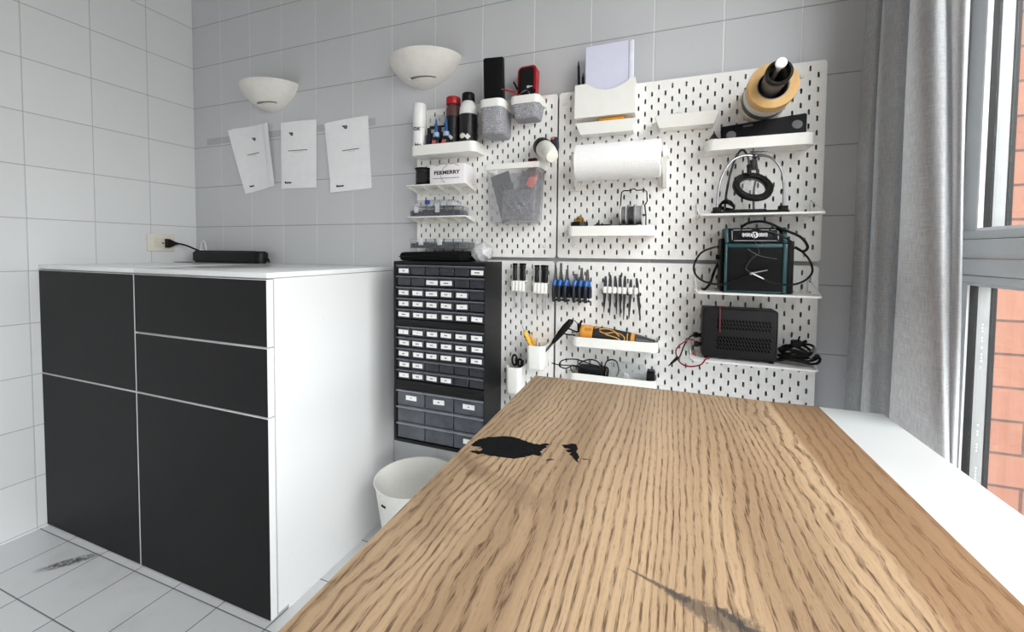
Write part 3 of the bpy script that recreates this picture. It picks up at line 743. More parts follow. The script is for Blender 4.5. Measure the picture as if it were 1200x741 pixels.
# ------------------------------------------------------------------ shelves and trays hooked on the pegboards
def hooks(mb, xs, z, m=0):
    for x in xs: mb.box(x - 0.002, F - 0.0030, z - 0.005, x + 0.002, F - 0.0004, z + 0.004, m)
    return mb
def tray(label, x0, x1, d, z0, z1, group=None, t=0.002, r=0.024):
    o = rrect(x0, F - d, x1, F - 0.0006, r, 8, (1, 1, 0, 0)); i = rrect(x0 + t, F - d + t, x1 - t, F - 0.0006 - t, r - t, 8, (1, 1, 0, 0))
    mb = MB().tub(o, i, z0, z1, 0.003)
    return solo('wall_shelf_tray', label, 'shelf', mb, plastic_white, group, base=((x0 + x1)/2, F, z0))
def ledge(label, x0, x1, d, z, rib):
    mb = MB().box(x0, F - d, z - 0.004, x1, F - 0.0006, z, bevel=0.001)
    n = 5
    for i in range(n):
        x = x0 + (x1 - x0 - 0.003)*i/(n - 1)
        mb.prism([(F - d + 0.004, z - 0.0042), (F - 0.0006, z - 0.0042), (F - 0.0006, z - rib)], x, x + 0.003, 'x')
    mb.box(x0, F - 0.003, z - rib, x1, F - 0.0006, z - 0.0042)
    return solo('wall_shelf', label, 'shelf', mb, plastic_white, base=((x0 + x1)/2, F, z))
def wire_shelf(label, x0, x1, d, z, up):
    s = thing('wall_shelf', label, 'shelf', ((x0 + x1)/2, F, z))
    link('plate', MB().prism(rrect(x0, F - d, x1, F - 0.0008, 0.008, 4, (1, 1, 0, 0)), z - 0.003, z, 'z').tube([(x0 + 0.003, F - 0.001, z - 0.003), (x0 + 0.002, F - d + 0.006, z - 0.003), (x0 + 0.008, F - d, z - 0.003), (x1 - 0.008, F - d, z - 0.003), (x1 - 0.002, F - d + 0.006, z - 0.003), (x1 - 0.003, F - 0.001, z - 0.003)], 0.0032, 8, smooth=False), metal_white, s)
    for x in (x0 + 0.002, x1 - 0.002):
        b = MB().tube([(x, F - d + 0.008, z + 0.001), (x, F - 0.0035, z + up), (x, F - 0.0035, z - 0.012)], 0.0016, 6, smooth=False)
        hooks(b, (x,), z + up - 0.004)
        link('bracket', b, metal_white, s)
    return s

tray('white shelf tray holding spray can and glue bottles, upper left', 1.3455, 1.6130, 0.085, 1.4345, 1.4705)
ledge('ribbed white shelf under the white carton and black wire spool', 1.338, 1.583, 0.095, 1.3265, 0.026)
ledge('ribbed white shelf under the clear parts boxes', 1.341, 1.580, 0.090, 1.2115, 0.022)
tray('white shelf tray holding the solder reels and brass wool cup', 1.940, 2.207, 0.085, 1.1370, 1.1685)
tray('white shelf tray holding the orange and black rotary tool', 1.959, 2.227, 0.085, 0.7830, 0.8130)
tray('white shelf tray with black cables, just above the oak board', 1.950, 2.224, 0.085, 0.6640, 0.6950)
tray('white shelf tray under the long black speaker bar, top right', 2.343, 2.608, 0.085, 1.3780, 1.4090)
wire_shelf('white wire shelf under the black ring magnifier', 2.326, 2.625, 0.120, 1.1960, 0.040)
wire_shelf('white wire shelf under the teal and black soldering station', 2.325, 2.624, 0.120, 0.9765, 0.045)
wire_shelf('white wire shelf under the black power supply', 2.314, 2.622, 0.120, 0.7840, 0.045)

# shallow tray with crumpled clear film
o = thing('wall_tray', 'shallow white tray with crumpled clear film, left of the tape rolls', 'tray', (2.29, F, 1.463))
mb = MB().loft([[(2.2155, F - 0.052, 1.463), (2.366, F - 0.052, 1.463), (2.366, F - 0.0008, 1.463), (2.2155, F - 0.0008, 1.463)], [(2.203, F - 0.066, 1.497), (2.378, F - 0.066, 1.497), (2.378, F - 0.0008, 1.497), (2.203, F - 0.0008, 1.497)],
                [(2.206, F - 0.063, 1.497), (2.375, F - 0.063, 1.497), (2.375, F - 0.003, 1.497), (2.206, F - 0.003, 1.497)], [(2.217, F - 0.050, 1.466), (2.364, F - 0.050, 1.466), (2.364, F - 0.003, 1.466), (2.217, F - 0.003, 1.466)]])
link('body', hooks(mb, (2.23, 2.35), 1.49), plastic_white, o, smooth=0)
def film(label, x0, x1, y0, y1, z, h):
    bm = bmesh.new(); n, k = 22, 12; g = []
    for j in range(k + 1):
        row = []
        for i in range(n + 1):
            u, v = i/n, j/k
            hh = h*(0.35 + 0.65*abs(math.sin(u*9 + v*3.1)) * (0.5 + 0.5*math.sin(u*4 + 1)) ) + random.uniform(-0.004, 0.004)
            row.append(bm.verts.new((x0 + (x1 - x0)*u, y0 + (y1 - y0)*v, z + max(0.0, hh*(1 - (2*v - 1)**4)*min(1, 6*u, 6*(1 - u))))))
        g.append(row)
    for j in range(k):
        for i in range(n): bm.faces.new((g[j][i], g[j][i+1], g[j+1][i+1], g[j+1][i]))
    mb = MB(); mb.bm.free(); mb.bm = bm
    s = solo('plastic_film', label, 'plastic wrap', mb, clear_film, smooth=0, base=((x0 + x1)/2, (y0 + y1)/2, z))
    return s
film('crumpled clear film sticking out of the shallow white tray', 2.220, 2.360, F - 0.046, F - 0.008, 1.4668, 0.052)

# ------------------------------------------------------------------ bottles on the top left tray
ZT = 1.4378
can_white = M('can_white', (232, 232, 230), 0.3, var=0.02)
def label_band(mb, c, r, z0, z1, m): mb.cyl((c[0], c[1], z0), (c[0], c[1], z1), r, seg=32, m=m); return mb
c = (1.3720, F - 0.056)
t = thing('spray_can', 'white spray can with tall white cap at the left end of the tray', 'spray can', (*c, ZT))
link('can', MB().lathe([(0.0, 0.0), (0.023, 0.0), (0.0245, 0.002), (0.0245, 0.098), (0.0235, 0.101)], (*c, ZT), seg=32), [can_white], t)
link('cap', MB().lathe([(0.0235, 0.1015), (0.0245, 0.103), (0.0245, 0.186), (0.0235, 0.190), (0.021, 0.1915), (0.0, 0.1915)], (*c, ZT), seg=32), can_white, t)
mb = MB(); 
for k in range(16):   # printed dark skyline band near the foot
    a = R(185 + 11*k); hgt = random.uniform(0.012, 0.045); r_ = 0.0247
    p, q = a, a + R(11)
    mb.loft([[(c[0] + rr*math.cos(p), c[1] + rr*math.sin(p), ZT + 0.003), (c[0] + rr*math.cos(q), c[1] + rr*math.sin(q), ZT + 0.003), (c[0] + rr*math.cos(q), c[1] + rr*math.sin(q), ZT + 0.003 + hgt*0.8), (c[0] + rr*math.cos(p), c[1] + rr*math.sin(p), ZT + 0.003 + hgt)] for rr in (r_ - 0.0003, r_ + 0.0001)])
link('print', mb, ink, t)
lettering('print', 'OX', 0.017, ink, t, (c[0] + 0.0046, c[1] - 0.0262, ZT + 0.094), Matrix.Rotation(R(10), 3, 'Z') @ FRONT, bold=0.0004)
def glue(cx, d, label):
    c = (cx, F - d)
    t = thing('glue_bottle', label, 'glue bottle', (*c, ZT))
    link('bottle', MB().lathe([(0.0, 0.0), (0.0155, 0.0), (0.0165, 0.002), (0.0165, 0.050), (0.014, 0.055), (0.009, 0.059), (0.009, 0.062)], (*c, ZT), seg=24), M('dark_bottle', (12, 12, 16), 0.35, var=0.1), t)
    link('collar', MB().lathe([(0.0112, 0.0625), (0.0118, 0.064), (0.0112, 0.078), (0.009, 0.0795)], (*c, ZT), seg=20), M('pale_blue_collar', (150, 172, 205), 0.4), t)
    link('nozzle', MB().lathe([(0.0078, 0.080), (0.0065, 0.086), (0.0035, 0.122), (0.002, 0.128), (0.0, 0.1285)], (*c, ZT), seg=18), blue_plastic, t)
    mb = MB().box(c[0] - 0.0075, c[1] - 0.0176, ZT + 0.036, c[0] + 0.0075, c[1] - 0.0160, ZT + 0.047)
    link('label', mb, M('red_white_label', (196, 96, 92), 0.5, var=0.5, vscale=300), t)
glue(1.4470, 0.062, 'small dark glue bottle with blue nozzle, left of the pair')
glue(1.4880, 0.062, 'small dark glue bottle with blue nozzle, right of the pair')
c = (1.4145, F - 0.060)
t = thing('adhesive_tube', 'thin dark tube standing between the spray can and blue glue bottles', 'tube', (*c, ZT))
link('body', MB().lathe([(0.0, 0.0), (0.010, 0.0), (0.0105, 0.002), (0.0105, 0.070), (0.006, 0.076)], (*c, ZT), seg=20), M('navy_tube', (26, 28, 44), 0.35), t)
link('cap', MB().lathe([(0.0066, 0.0765), (0.006, 0.098), (0.0, 0.099)], (*c, ZT), seg=16), rubber_black, t)
# blister card with clear bubble, behind the glue
t = thing('blister_card', 'black blister pack card behind the blue glue bottles', 'blister pack', (1.440, F - 0.020, ZT))
mb = MB(); mb.M = Matrix.Translation((1.430, F - 0.0195, ZT)) @ Matrix.Rotation(R(8), 4, 'Z') @ Matrix.Rotation(R(-3), 4, 'X')
mb.prism(rrect(-0.038, 0.0, 0.038, 0.120, 0.004, 3), -0.0006, 0.0006, 'y'); link('card', mb, M('blister_card_print', (30, 30, 36), 0.5, var=0.5, vscale=90), t)
mb = MB(); mb.M = Matrix.Translation((1.430, F - 0.0195, ZT)) @ Matrix.Rotation(R(8), 4, 'Z') @ Matrix.Rotation(R(-3), 4, 'X')
mb.prism(rrect(-0.038, 0.1205, 0.038, 0.160, 0.004, 3), -0.0006, 0.0006, 'y'); link('header', mb, clear_film, t)
mb = MB(); mb.M = Matrix.Translation((1.430, F - 0.0195, ZT)) @ Matrix.Rotation(R(8), 4, 'Z') @ Matrix.Rotation(R(-3), 4, 'X')
mb.box(-0.030, -0.0014, 0.092, -0.010, -0.0008, 0.106); mb.box(0.012, -0.0014, 0.096, 0.030, -0.0008, 0.112); link('print', mb, M('pale_print', (190, 186, 180), 0.5, var=0.3, vscale=200), t)
# red cap bottle
c = (1.4990, F - 0.0285)
t = thing('chemical_bottle', 'brown bottle with red cap and black label on the tray', 'bottle', (*c, ZT))
link('bottle', MB().lathe([(0.0, 0.0), (0.0255, 0.0), (0.0275, 0.003), (0.0275, 0.165), (0.0255, 0.172), (0.022, 0.177), (0.021, 0.182)], (*c, ZT), seg=32), M('brown_red_plastic', (92, 62, 60), 0.3, var=0.1), t)
link('cap', MB().lathe([(0.0255, 0.1825), (0.0262, 0.184), (0.0262, 0.205), (0.0245, 0.2085), (0.0, 0.209)], (*c, ZT), seg=32), red_plastic, t)
link('label', MB().lathe([(0.0276, 0.030), (0.0281, 0.030), (0.0281, 0.138), (0.0276, 0.138)], (*c, ZT), seg=32, closed=True), M('black_print_label', (22, 20, 23), 0.45, var=0.35, vscale=160), t)
def diamond(c, r, ang, z, s, par):
    mb = MB(); a = R(ang); n = Vector((math.cos(a), math.sin(a), 0)); u = Vector((-math.sin(a), math.cos(a), 0)); o = Vector((c[0], c[1], z)) + n*(r + 0.0006); up = Vector((0, 0, 1))
    mb.loft([[o + n*k + u*s, o + n*k + up*s, o + n*k - u*s, o + n*k - up*s] for k in (-0.0014, 0)])
    link('hazard_mark', mb, M('hazard_white', (225, 225, 225), 0.5), par)
diamond(c, 0.0282, 275, ZT + 0.058, 0.011, t)
c = (1.5660, F - 0.040)
t = thing('chemical_bottle', 'white bottle with black screw cap and black label, right on the tray', 'bottle', (*c, ZT))
link('bottle', MB().lathe([(0.0, 0.0), (0.030, 0.0), (0.0325, 0.003), (0.0325, 0.145), (0.0315, 0.158), (0.027, 0.172), (0.0215, 0.178), (0.0205, 0.182)], (*c, ZT), seg=36), can_white, t)
link('cap', MB().lathe([(0.0225, 0.1825), (0.0232, 0.184), (0.0228, 0.209), (0.021, 0.2115), (0.0, 0.212)], (*c, ZT), seg=32), rubber_black, t)
link('label', MB().lathe([(0.0326, 0.006), (0.0331, 0.006), (0.0331, 0.134), (0.0326, 0.134)], (*c, ZT), seg=36, closed=True), M('black_photo_label', (26, 24, 26), 0.4, var=0.6, vscale=70), t)
diamond(c, 0.0332, 292, ZT + 0.052, 0.011, t)
link('print', MB().ball((c[0] - 0.006, c[1] - 0.0318, ZT + 0.056), 0.012, 0.0022, 0.010), M('print_cream', (214, 210, 202), 0.5), t)

# ------------------------------------------------------------------ grey felt bins with white rim
felt = M('grey_speckled_felt', (152, 152, 158), 0.95, var=0.5, vscale=330, bump=0.5, bscale=330)
def felt_bin(label, x0, x1, d, z0, z1, rim, r, taper):
    t = thing('wall_bin', label, 'wall bin', ((x0 + x1)/2, F, z0))
    y0, y1 = F - d, F - 0.0008
    rings = []; cx = (x0 + x1)/2
    for z, k, inset in ((z0, taper, 0.006), (z0 + 0.003, taper, 0.002), (z0 + 0.010, taper*1.0, 0.0), (z1 - rim, 1.0, 0.0)):
        a, b = cx + (x0 - cx)*k + inset, cx + (x1 - cx)*k - inset
        rings.append([(x, y, z) for x, y in rrect(a, y0 + (1 - k)*d*0.5 + inset, b, y1, r, 6, (1, 1, 0, 0))])
    inner = []
    for z, k in ((z1 - rim, 1.0), (z0 + 0.004, taper)):
        a, b = cx + (x0 - cx)*k + 0.0025, cx + (x1 - cx)*k - 0.0025
        inner.append([(x, y, z) for x, y in rrect(a, y0 + (1 - k)*d*0.5 + 0.0025, b, y1 - 0.0025, r, 6, (1, 1, 0, 0))])
    link('body', MB().loft(rings + inner), felt, t)
    o, i = rrect(x0 - 0.002, y0 - 0.002, x1 + 0.002, y1, r + 0.002, 6, (1, 1, 0, 0)), rrect(x0 + 0.002, y0 + 0.002, x1 - 0.002, y1 - 0.002, r - 0.002, 6, (1, 1, 0, 0))
    mb = MB(); V = [[mb.bm.verts.new((x, y, z)) for x, y in p] for p, z in ((o, z1 - rim + 0.0004), (o, z1), (i, z1), (i, z1 - rim + 0.0004))]; n = len(o); fs = []
    for k in range(4):
        for q in range(n): fs.append(mb.bm.faces.new((V[k][q], V[k][(q + 1) % n], V[(k + 1) % 4][(q + 1) % n], V[(k + 1) % 4][q])))
    bmesh.ops.recalc_face_normals(mb.bm, faces=fs)
    link('rim', mb, plastic_white, t)
felt_bin('grey felt bin with white rim holding the black power bank', 1.6360, 1.7170, 0.098, 1.4840, 1.6000, 0.027, 0.020, 0.94)
felt_bin('small low grey felt bin with white rim under the red multimeter', 1.7380, 1.8370, 0.070, 1.5350, 1.6080, 0.027, 0.018, 0.86)
t = thing('power_bank', 'black slab power bank standing in the grey felt bin', 'power bank', (1.672, F - 0.05, 1.4650))
X = Matrix.Translation((1.6745, F - 0.048, 1.4900)) @ Matrix.Rotation(R(10), 4, 'Z') @ Matrix.Rotation(R(2), 4, 'X') @ Matrix.Rotation(R(-1.0), 4, 'Y')
mb = MB(); mb.M = X; mb.prism(rrect(-0.0362, -0.010, 0.0362, 0.010, 0.005, 4), 0, 0.262, 'z')
bmesh.ops.bevel(mb.bm, geom=[e for e in mb.bm.edges if len(e.link_faces) == 2 and e.calc_face_angle(0) > 1.2], offset=0.004, segments=3, affect='EDGES')
link('body', mb, M('black_gloss_case', (6, 6, 7), 0.45, var=0.05, spec=0.25), t)
# multimeter with leads
t = thing('multimeter', 'red and black multimeter with its test leads in the low grey bin', 'multimeter', (1.79, F - 0.035, 1.55))
X = Matrix.Translation((1.786, F - 0.034, 1.552)) @ Matrix.Rotation(R(-4), 4, 'Z') @ Matrix.Rotation(R(-4), 4, 'X')
mb = MB(); mb.M = X; mb.prism(rrect(-0.034, 0, 0.034, 0.166, 0.016, 6), -0.012, 0.016, 'y'); link('case', mb, red_plastic, t)
mb = MB(); mb.M = X; mb.prism(rrect(-0.029, 0.004, 0.026, 0.160, 0.012, 6), -0.0145, -0.0123, 'y'); link('face', mb, M('black_meter_face', (14, 14, 16), 0.35), t)
mb = MB(); mb.M = X
for k in range(9):
    a = R(20 + 24*k); mb.box(-0.004 + 0.018*math.cos(a) - 0.0015, -0.0150, 0.062 + 0.018*math.sin(a) - 0.002, -0.004 + 0.018*math.cos(a) + 0.0015, -0.0146, 0.062 + 0.018*math.sin(a) + 0.002)
mb.box(0.002, -0.0150, 0.088, 0.012, -0.0146, 0.096); mb.box(0.013, -0.0150, 0.090, 0.022, -0.0146, 0.094)
link('print', mb, M('print_grey', (200, 200, 204), 0.6), t, smooth=0)
mb = MB(); mb.M = X; mb.cyl((-0.004, -0.0146, 0.062), (-0.004, -0.020, 0.062), 0.011, seg=20); link('dial', mb, plastic_black, t)
def W(*p): return tuple(X @ Vector(p))
link('lead', MB().tube([W(0.020, -0.018, 0.030), W(0.028, -0.024, 0.058), W(0.034, -0.016, 0.075), W(0.020, -0.022, 0.078), W(-0.010, -0.024, 0.066), W(-0.026, -0.022, 0.078)], 0.0022, 8), rubber_black, t, 'black test lead')
link('lead', MB().tube([W(0.030, -0.018, 0.060), W(0.033, -0.020, 0.048), W(0.010, -0.026, 0.048), W(-0.034, -0.031, 0.069)], 0.0022, 8), red_plastic, t, 'red test lead')
link('probe', MB().cyl((1.7515, F - 0.065, 1.622), (1.7150, F - 0.072, 1.6345), 0.0036, 0.0028, 12), red_plastic, t, 'red probe')
link('probe', MB().cyl((1.7575, F - 0.055, 1.637), (1.7430, F - 0.050, 1.6630), 0.0038, 0.0030, 12), rubber_black, t, 'black probe')
link('probe_tip', MB().cyl((1.7150, F - 0.072, 1.6345), (1.7065, F - 0.0735, 1.6375), 0.0018, 0.0007, 8), steel, t)
link('probe_tip', MB().cyl((1.7430, F - 0.050, 1.6630), (1.7375, F - 0.048, 1.6725), 0.0018, 0.0007, 8), steel, t)

# ------------------------------------------------------------------ spool, carton, clear boxes
c = (1.3930, F - 0.060)
t = thing('wire_spool', 'small black wire spool beside the white carton', 'wire spool', (*c, 1.3270))
for z in (1.3270, 1.3855): link('flange', MB().lathe([(0.0, 0.0), (0.0325, 0.0), (0.033, 0.001), (0.033, 0.003), (0.0325, 0.004), (0.0, 0.004)], (*c, z), seg=36), rubber_black, t)
mb = MB(); pr = [(0.0, 0.0042)]
for i in range(10): pr += [(0.0285, 0.0045 + i*0.0054), (0.0300, 0.0070 + i*0.0054)]
pr += [(0.0285, 0.0582), (0.0, 0.0583)]
link('wire', MB().lathe(pr, (*c, 1.3270), seg=36), M('black_wire', (22, 22, 23), 0.4, var=0.2), t, smooth=20)
t = thing('carton', 'small white carton with black lettering and loose wires, on the ribbed shelf', 'box', (1.505, F - 0.05, 1.3268))
link('box', MB().box(1.4370, F - 0.090, 1.3268, 1.5745, F - 0.014, 1.3935, bevel=0.0012), M('white_card', (232, 228, 230), 0.6, var=0.02), t)
lettering('print', 'FERMERRY', 0.0185, ink, t, (1.5060, F - 0.0902, 1.3640), FRONT, sx=1.2, bold=0.0006)
mb = MB(); x = 1.452
while x < 1.556:
    wq = random.uniform(0.003, 0.009); mb.box(x, F - 0.0905, 1.3435, min(x + wq, 1.556), F - 0.0899, 1.3455); x += wq + 0.0015
link('print', mb, ink, t, smooth=0)
link('wire', MB().tube([(1.452, F - 0.088, 1.3880), (1.470, F - 0.0915, 1.3900), (1.488, F - 0.0905, 1.3952), (1.510, F - 0.0920, 1.3915), (1.494, F - 0.0930, 1.378), (1.484, F - 0.0930, 1.360), (1.490, F - 0.0930, 1.338), (1.500, F - 0.0925, 1.3300)], 0.0006, 6), rubber_black, t, 'loose black wire')
link('wire', MB().tube([(1.520, F - 0.0915, 1.3920), (1.532, F - 0.0890, 1.3950), (1.545, F - 0.0915, 1.3900), (1.556, F - 0.0900, 1.3850)], 0.0006, 6), M('red_wire', (150, 30, 34), 0.4), t, 'loose red wire')
organiser('parts_box', 'lower clear parts organiser with dark chips, on the ribbed shelf', 1.352, 1.556, F - 0.092, F - 0.012, 1.2118, 0.0345, 1.5, 8, chips, ((-0.7, 0.018), (0.15, 0.018)))
organiser('parts_box', 'upper smaller clear parts box with blue clip, on the ribbed shelf', 1.366, 1.530, F - 0.085, F - 0.018, 1.2468, 0.0225, -1.0, 6, white_parts, ((-0.28, 0.021),), tabm=M('blue_clip', (46, 64, 140), 0.35))

# ------------------------------------------------------------------ clear container with silvery bags
t = thing('wall_bin', 'clear plastic bin with white rim full of silvery anti-static bags', 'wall bin', (1.75, F, 1.182))
mb = MB(); fr_ = []
def cr_ring(z, x0, x1, d, ins): return [(x, y, z) for x, y in rrect(x0 + ins, F - d + ins, x1 - ins, F - 0.001 - ins, 0.014, 5)]
mb.loft([cr_ring(1.182, 1.672, 1.832, 0.082, 0.004), cr_ring(1.186, 1.668, 1.836, 0.084, 0.0), cr_ring(1.362, 1.656, 1.846, 0.088, 0.0), cr_ring(1.362, 1.656, 1.846, 0.088, 0.0018), cr_ring(1.188, 1.668, 1.836, 0.084, 0.0018)])
link('body', mb, clear('frosted_bin_plastic', (226, 227, 230), 0.10, 0.3, 0.0), t)
o, i = rrect(1.650, F - 0.094, 1.852, F - 0.001, 0.012, 5), rrect(1.657, F - 0.087, 1.845, F - 0.003, 0.010, 5)
mb = MB(); V = [[mb.bm.verts.new((x, y, z)) for x, y in p] for p, z in ((o, 1.3625), (o, 1.381), (i, 1.381), (i, 1.3625))]; n = len(o); fs = []
for k in range(4):
    for q in range(n): fs.append(mb.bm.faces.new((V[k][q], V[k][(q + 1) % n], V[(k + 1) % 4][(q + 1) % n], V[(k + 1) % 4][q])))
bmesh.ops.recalc_face_normals(mb.bm, faces=fs)
link('rim', mb, plastic_white, t)
static = M('silver_grey_film', (108, 108, 114), 0.4, 0.2, var=0.75, vscale=300, bump=0.8, bscale=110)
def bag(label, c, w_, h_, th, ry, mat):
    mb = MB(); mb.M = Matrix.Translation(c) @ Matrix.Rotation(R(ry), 4, 'Y')
    n, k = 14, 14; rings = []
    bm = mb.bm
    for s_ in (1, -1):
        g = [[bm.verts.new(mb.M @ Vector(((i/n - 0.5)*w_, s_*(0.0006 + th*math.sin(math.pi*min(1, max(0, i/n)))*math.sin(math.pi*j/k)*(0.8 + 0.35*math.sin(i*1.9 + j*1.3))), j/k*h_))) for i in range(n + 1)] for j in range(k + 1)]
        for j in range(k):
            for i in range(n): bm.faces.new((g[j][i], g[j][i+1], g[j+1][i+1], g[j+1][i]) if s_ < 0 else (g[j][i+1], g[j][i], g[j+1][i], g[j+1][i+1]))
    bmesh.ops.remove_doubles(bm, verts=bm.verts, dist=0.0001)
    return solo('antistatic_bag', label, 'plastic bag', mb, mat, smooth=25, base=c)
bag('silvery anti-static bag filling the front of the clear bin', (1.768, F - 0.066, 1.192), 0.118, 0.104, 0.011, 2, static)
bag('tall darker grey bag leaning left in the clear bin', (1.738, F - 0.048, 1.194), 0.070, 0.168, 0.008, -16, M('dark_grey_film', (70, 70, 75), 0.4, 0.2, var=0.7, vscale=320, bump=0.8, bscale=110))
bag('tall silvery bag leaning right in the clear bin', (1.782, F - 0.018, 1.194), 0.085, 0.170, 0.006, 8, static)
mb = MB(); mb.M = Matrix.Translation((1.803, F - 0.052, 1.306)) @ Matrix.Rotation(R(25), 4, 'Y'); mb.box(-0.014, -0.002, 0.0, 0.014, 0.002, 0.054, bevel=0.001)
solo('red_card', 'red card strip among the bags in the clear bin', 'card', mb, M('coral_card', (222, 92, 78), 0.5), base=(1.803, F - 0.052, 1.306))
mb = MB().box(1.800, F - 0.060, 1.362, 1.828, F - 0.040, 1.400, bevel=0.002).box(1.796, F - 0.062, 1.340, 1.832, F - 0.038, 1.3615, bevel=0.002)
solo('connector_block', 'dark red block poking out of the clear bin', 'block', mb, M('dark_red', (84, 18, 26), 0.4), base=(1.814, F - 0.05, 1.34))

# ------------------------------------------------------------------ white hand tool on the left board and the dark nozzle behind it
t = thing('hand_torch', 'white hand tool with black collar pointing down from the left pegboard', 'tool', (1.83, F - 0.02, 1.45))
a, b = Vector((1.8320, F - 0.018, 1.4500)), Vector((1.9000, F - 0.118, 1.3860)); ax = (b - a); Lx = ax.length; ax.normalize()
link('collar', MB().lathe([(0.0, 0.0), (0.024, 0.0), (0.0285, 0.004), (0.031, 0.014), (0.031, 0.042), (0.0295, 0.045), (0.0, 0.0455)], a, ax, 32), M('black_collar', (8, 8, 9), 0.5), t)
link('body', MB().lathe([(0.0, 0.046), (0.029, 0.046), (0.0302, 0.050), (0.0295, 0.085), (0.0255, Lx - 0.022), (0.0215, Lx - 0.006), (0.018, Lx - 0.001), (0.0, Lx)], a, ax, 32), M('ivory_plastic', (230, 228, 218), 0.35, var=0.03), t)
mk = MB(); mk.M = Matrix.Translation(a + ax*0.068) @ ax.to_track_quat('Z', 'Y').to_matrix().to_4x4()
for q in range(5):
    ang = R(198 + 0*q); 
    for rr in (0.0303,): mk.box(-0.001 - rr*0.94, -0.012 + q*0.0045 - 0.010, -0.002, -rr*0.94 + 0.001, -0.0095 + q*0.0045 - 0.010, 0.003)
link('hook', MB().tube([(1.826, F + 0.003, 1.462), (1.826, F - 0.012, 1.462), (1.826, F - 0.016, 1.474)], 0.002, 8).tube([(1.846, F + 0.003, 1.462), (1.846, F - 0.012, 1.462), (1.846, F - 0.016, 1.474)], 0.002, 8), rubber_black, t)
mk.bm.free()
t = thing('nozzle', 'dark blue and red nozzle on the peg right of the white tool', 'nozzle', (1.878, F - 0.01, 1.452))
p0, p1 = Vector((1.879, F - 0.002, 1.438)), Vector((1.8850, F - 0.040, 1.4620)); dd = (p1 - p0).normalized()
link('body', MB().lathe([(0.0, 0.0), (0.012, 0.0), (0.0145, 0.010), (0.0150, 0.034), (0.013, 0.043), (0.009, 0.0455), (0.0, 0.0455)], p0, dd, 24), M('dark_blue_grey', (40, 44, 56), 0.35), t)
q = p0 + dd*0.044 + Vector((-0.006, 0, 0.002))
link('insert', MB().ball(q, 0.0065, 0.005, 0.0065), M('orange_red', (206, 82, 62), 0.4), t)

# ------------------------------------------------------------------ letter holder, papers, pens, lower tray
t = thing('letter_holder', 'white paper holder on the pegboard with pens and a white pad', 'holder', (2.05, F, 1.52))
pts = [(1.9545, 1.519), (2.1430, 1.519), (2.1430, 1.6275), (2.128, 1.6270)]
for k in range(1, 15):
    u = k/15; pts.append((2.128 - u*(2.128 - 1.992), 1.6265 - 0.027*math.sin(math.pi*u)**0.8))
pts += [(1.992, 1.6262), (1.9545, 1.6240)]
link('front_panel', MB().prism(pts, F - 0.050, F - 0.0475, 'y'), plastic_white, t, smooth=20)
mb = MB().box(1.9545, F - 0.0473, 1.519, 1.957, F - 0.0008, 1.624).box(2.1405, F - 0.0473, 1.519, 2.143, F - 0.0008, 1.6265).box(1.9572, F - 0.0473, 1.519, 2.1403, F - 0.0008, 1.5215).box(1.9572, F - 0.0030, 1.522, 2.1403, F - 0.0008, 1.612)
link('body', hooks(mb, (1.97, 2.13), 1.605), plastic_white, t)
mb = MB(); mb.M = Matrix.Translation((2.0645, F - 0.036, 1.5232)) @ Matrix.Rotation(R(-0.5), 4, 'Y')
t = thing('paper_pad', 'white paper pad with bound edge standing in the white holder', 'paper pad', (2.065, F - 0.03, 1.5222))
mb.box(-0.077, -0.004, 0, 0.058, 0.004, 0.224, bevel=0.001, seg=1); link('sheets', mb, M('pad_paper', (214, 215, 234), 0.8, var=0.01), t)
mb = MB(); mb.M = Matrix.Translation((2.0645, F - 0.036, 1.5232)) @ Matrix.Rotation(R(-0.5), 4, 'Y'); mb.box(0.0585, -0.006, 0, 0.0735, 0.005, 0.223, bevel=0.003); link('binding', mb, M('pad_binding', (228, 229, 240), 0.6), t)
def pen(label, x, d, z1, lean, mat):
    t = thing('pen', label, 'pen', (x, F - d, 1.5222)); L = z1 - 1.5225
    mm = Matrix.Translation((x, F - d, 1.5225)) @ Matrix.Rotation(R(lean), 4, 'Y')
    a = MB(); a.M = mm; a.cyl((0, 0, 0), (0, 0, L*0.90), 0.0042, seg=12); link('barrel', a, mat, t)
    a = MB(); a.M = mm; a.lathe([(0.0038, L*0.902), (0.0024, L*0.955), (0.0008, L*0.99), (0.0, L)], seg=10); link('tip', a, dark_steel, t)
pen('long thin black pen, left of the two in the paper holder', 1.9655, 0.020, 1.717, -2.0, rubber_black)
pen('shorter black pen beside the white pad in the holder', 1.9765, 0.028, 1.672, 0, matte_black)
t = thing('wall_tray', 'small slanted white tray under the paper holder, orange pad inside', 'tray', (2.05, F, 1.466))
mb = MB().loft([[(1.974, F - 0.045, 1.466), (2.139, F - 0.045, 1.466), (2.139, F - 0.0008, 1.466), (1.974, F - 0.0008, 1.466)], [(1.958, F - 0.052, 1.502), (2.141, F - 0.052, 1.502), (2.141, F - 0.0008, 1.502), (1.958, F - 0.0008, 1.502)],
                [(1.960, F - 0.050, 1.502), (2.139, F - 0.050, 1.502), (2.139, F - 0.0030, 1.502), (1.960, F - 0.0030, 1.502)], [(1.975, F - 0.043, 1.468), (2.137, F - 0.043, 1.468), (2.137, F - 0.0030, 1.468), (1.975, F - 0.0030, 1.468)]])
link('body', hooks(mb, (1.98, 2.12), 1.496), plastic_white, t, smooth=0)
mb = MB(); mb.M = Matrix.Translation((2.070, F - 0.026, 1.4685)) @ Matrix.Rotation(R(-2), 4, 'Z'); mb.box(-0.040, -0.009, 0, 0.040, 0.009, 0.0475, bevel=0.0015)
solo('sticky_note_pad', 'orange note pad in the small tray under the paper holder', 'note pad', mb, M('orange_paper', (236, 170, 48), 0.6, var=0.05), base=(2.07, F - 0.026, 1.4685))

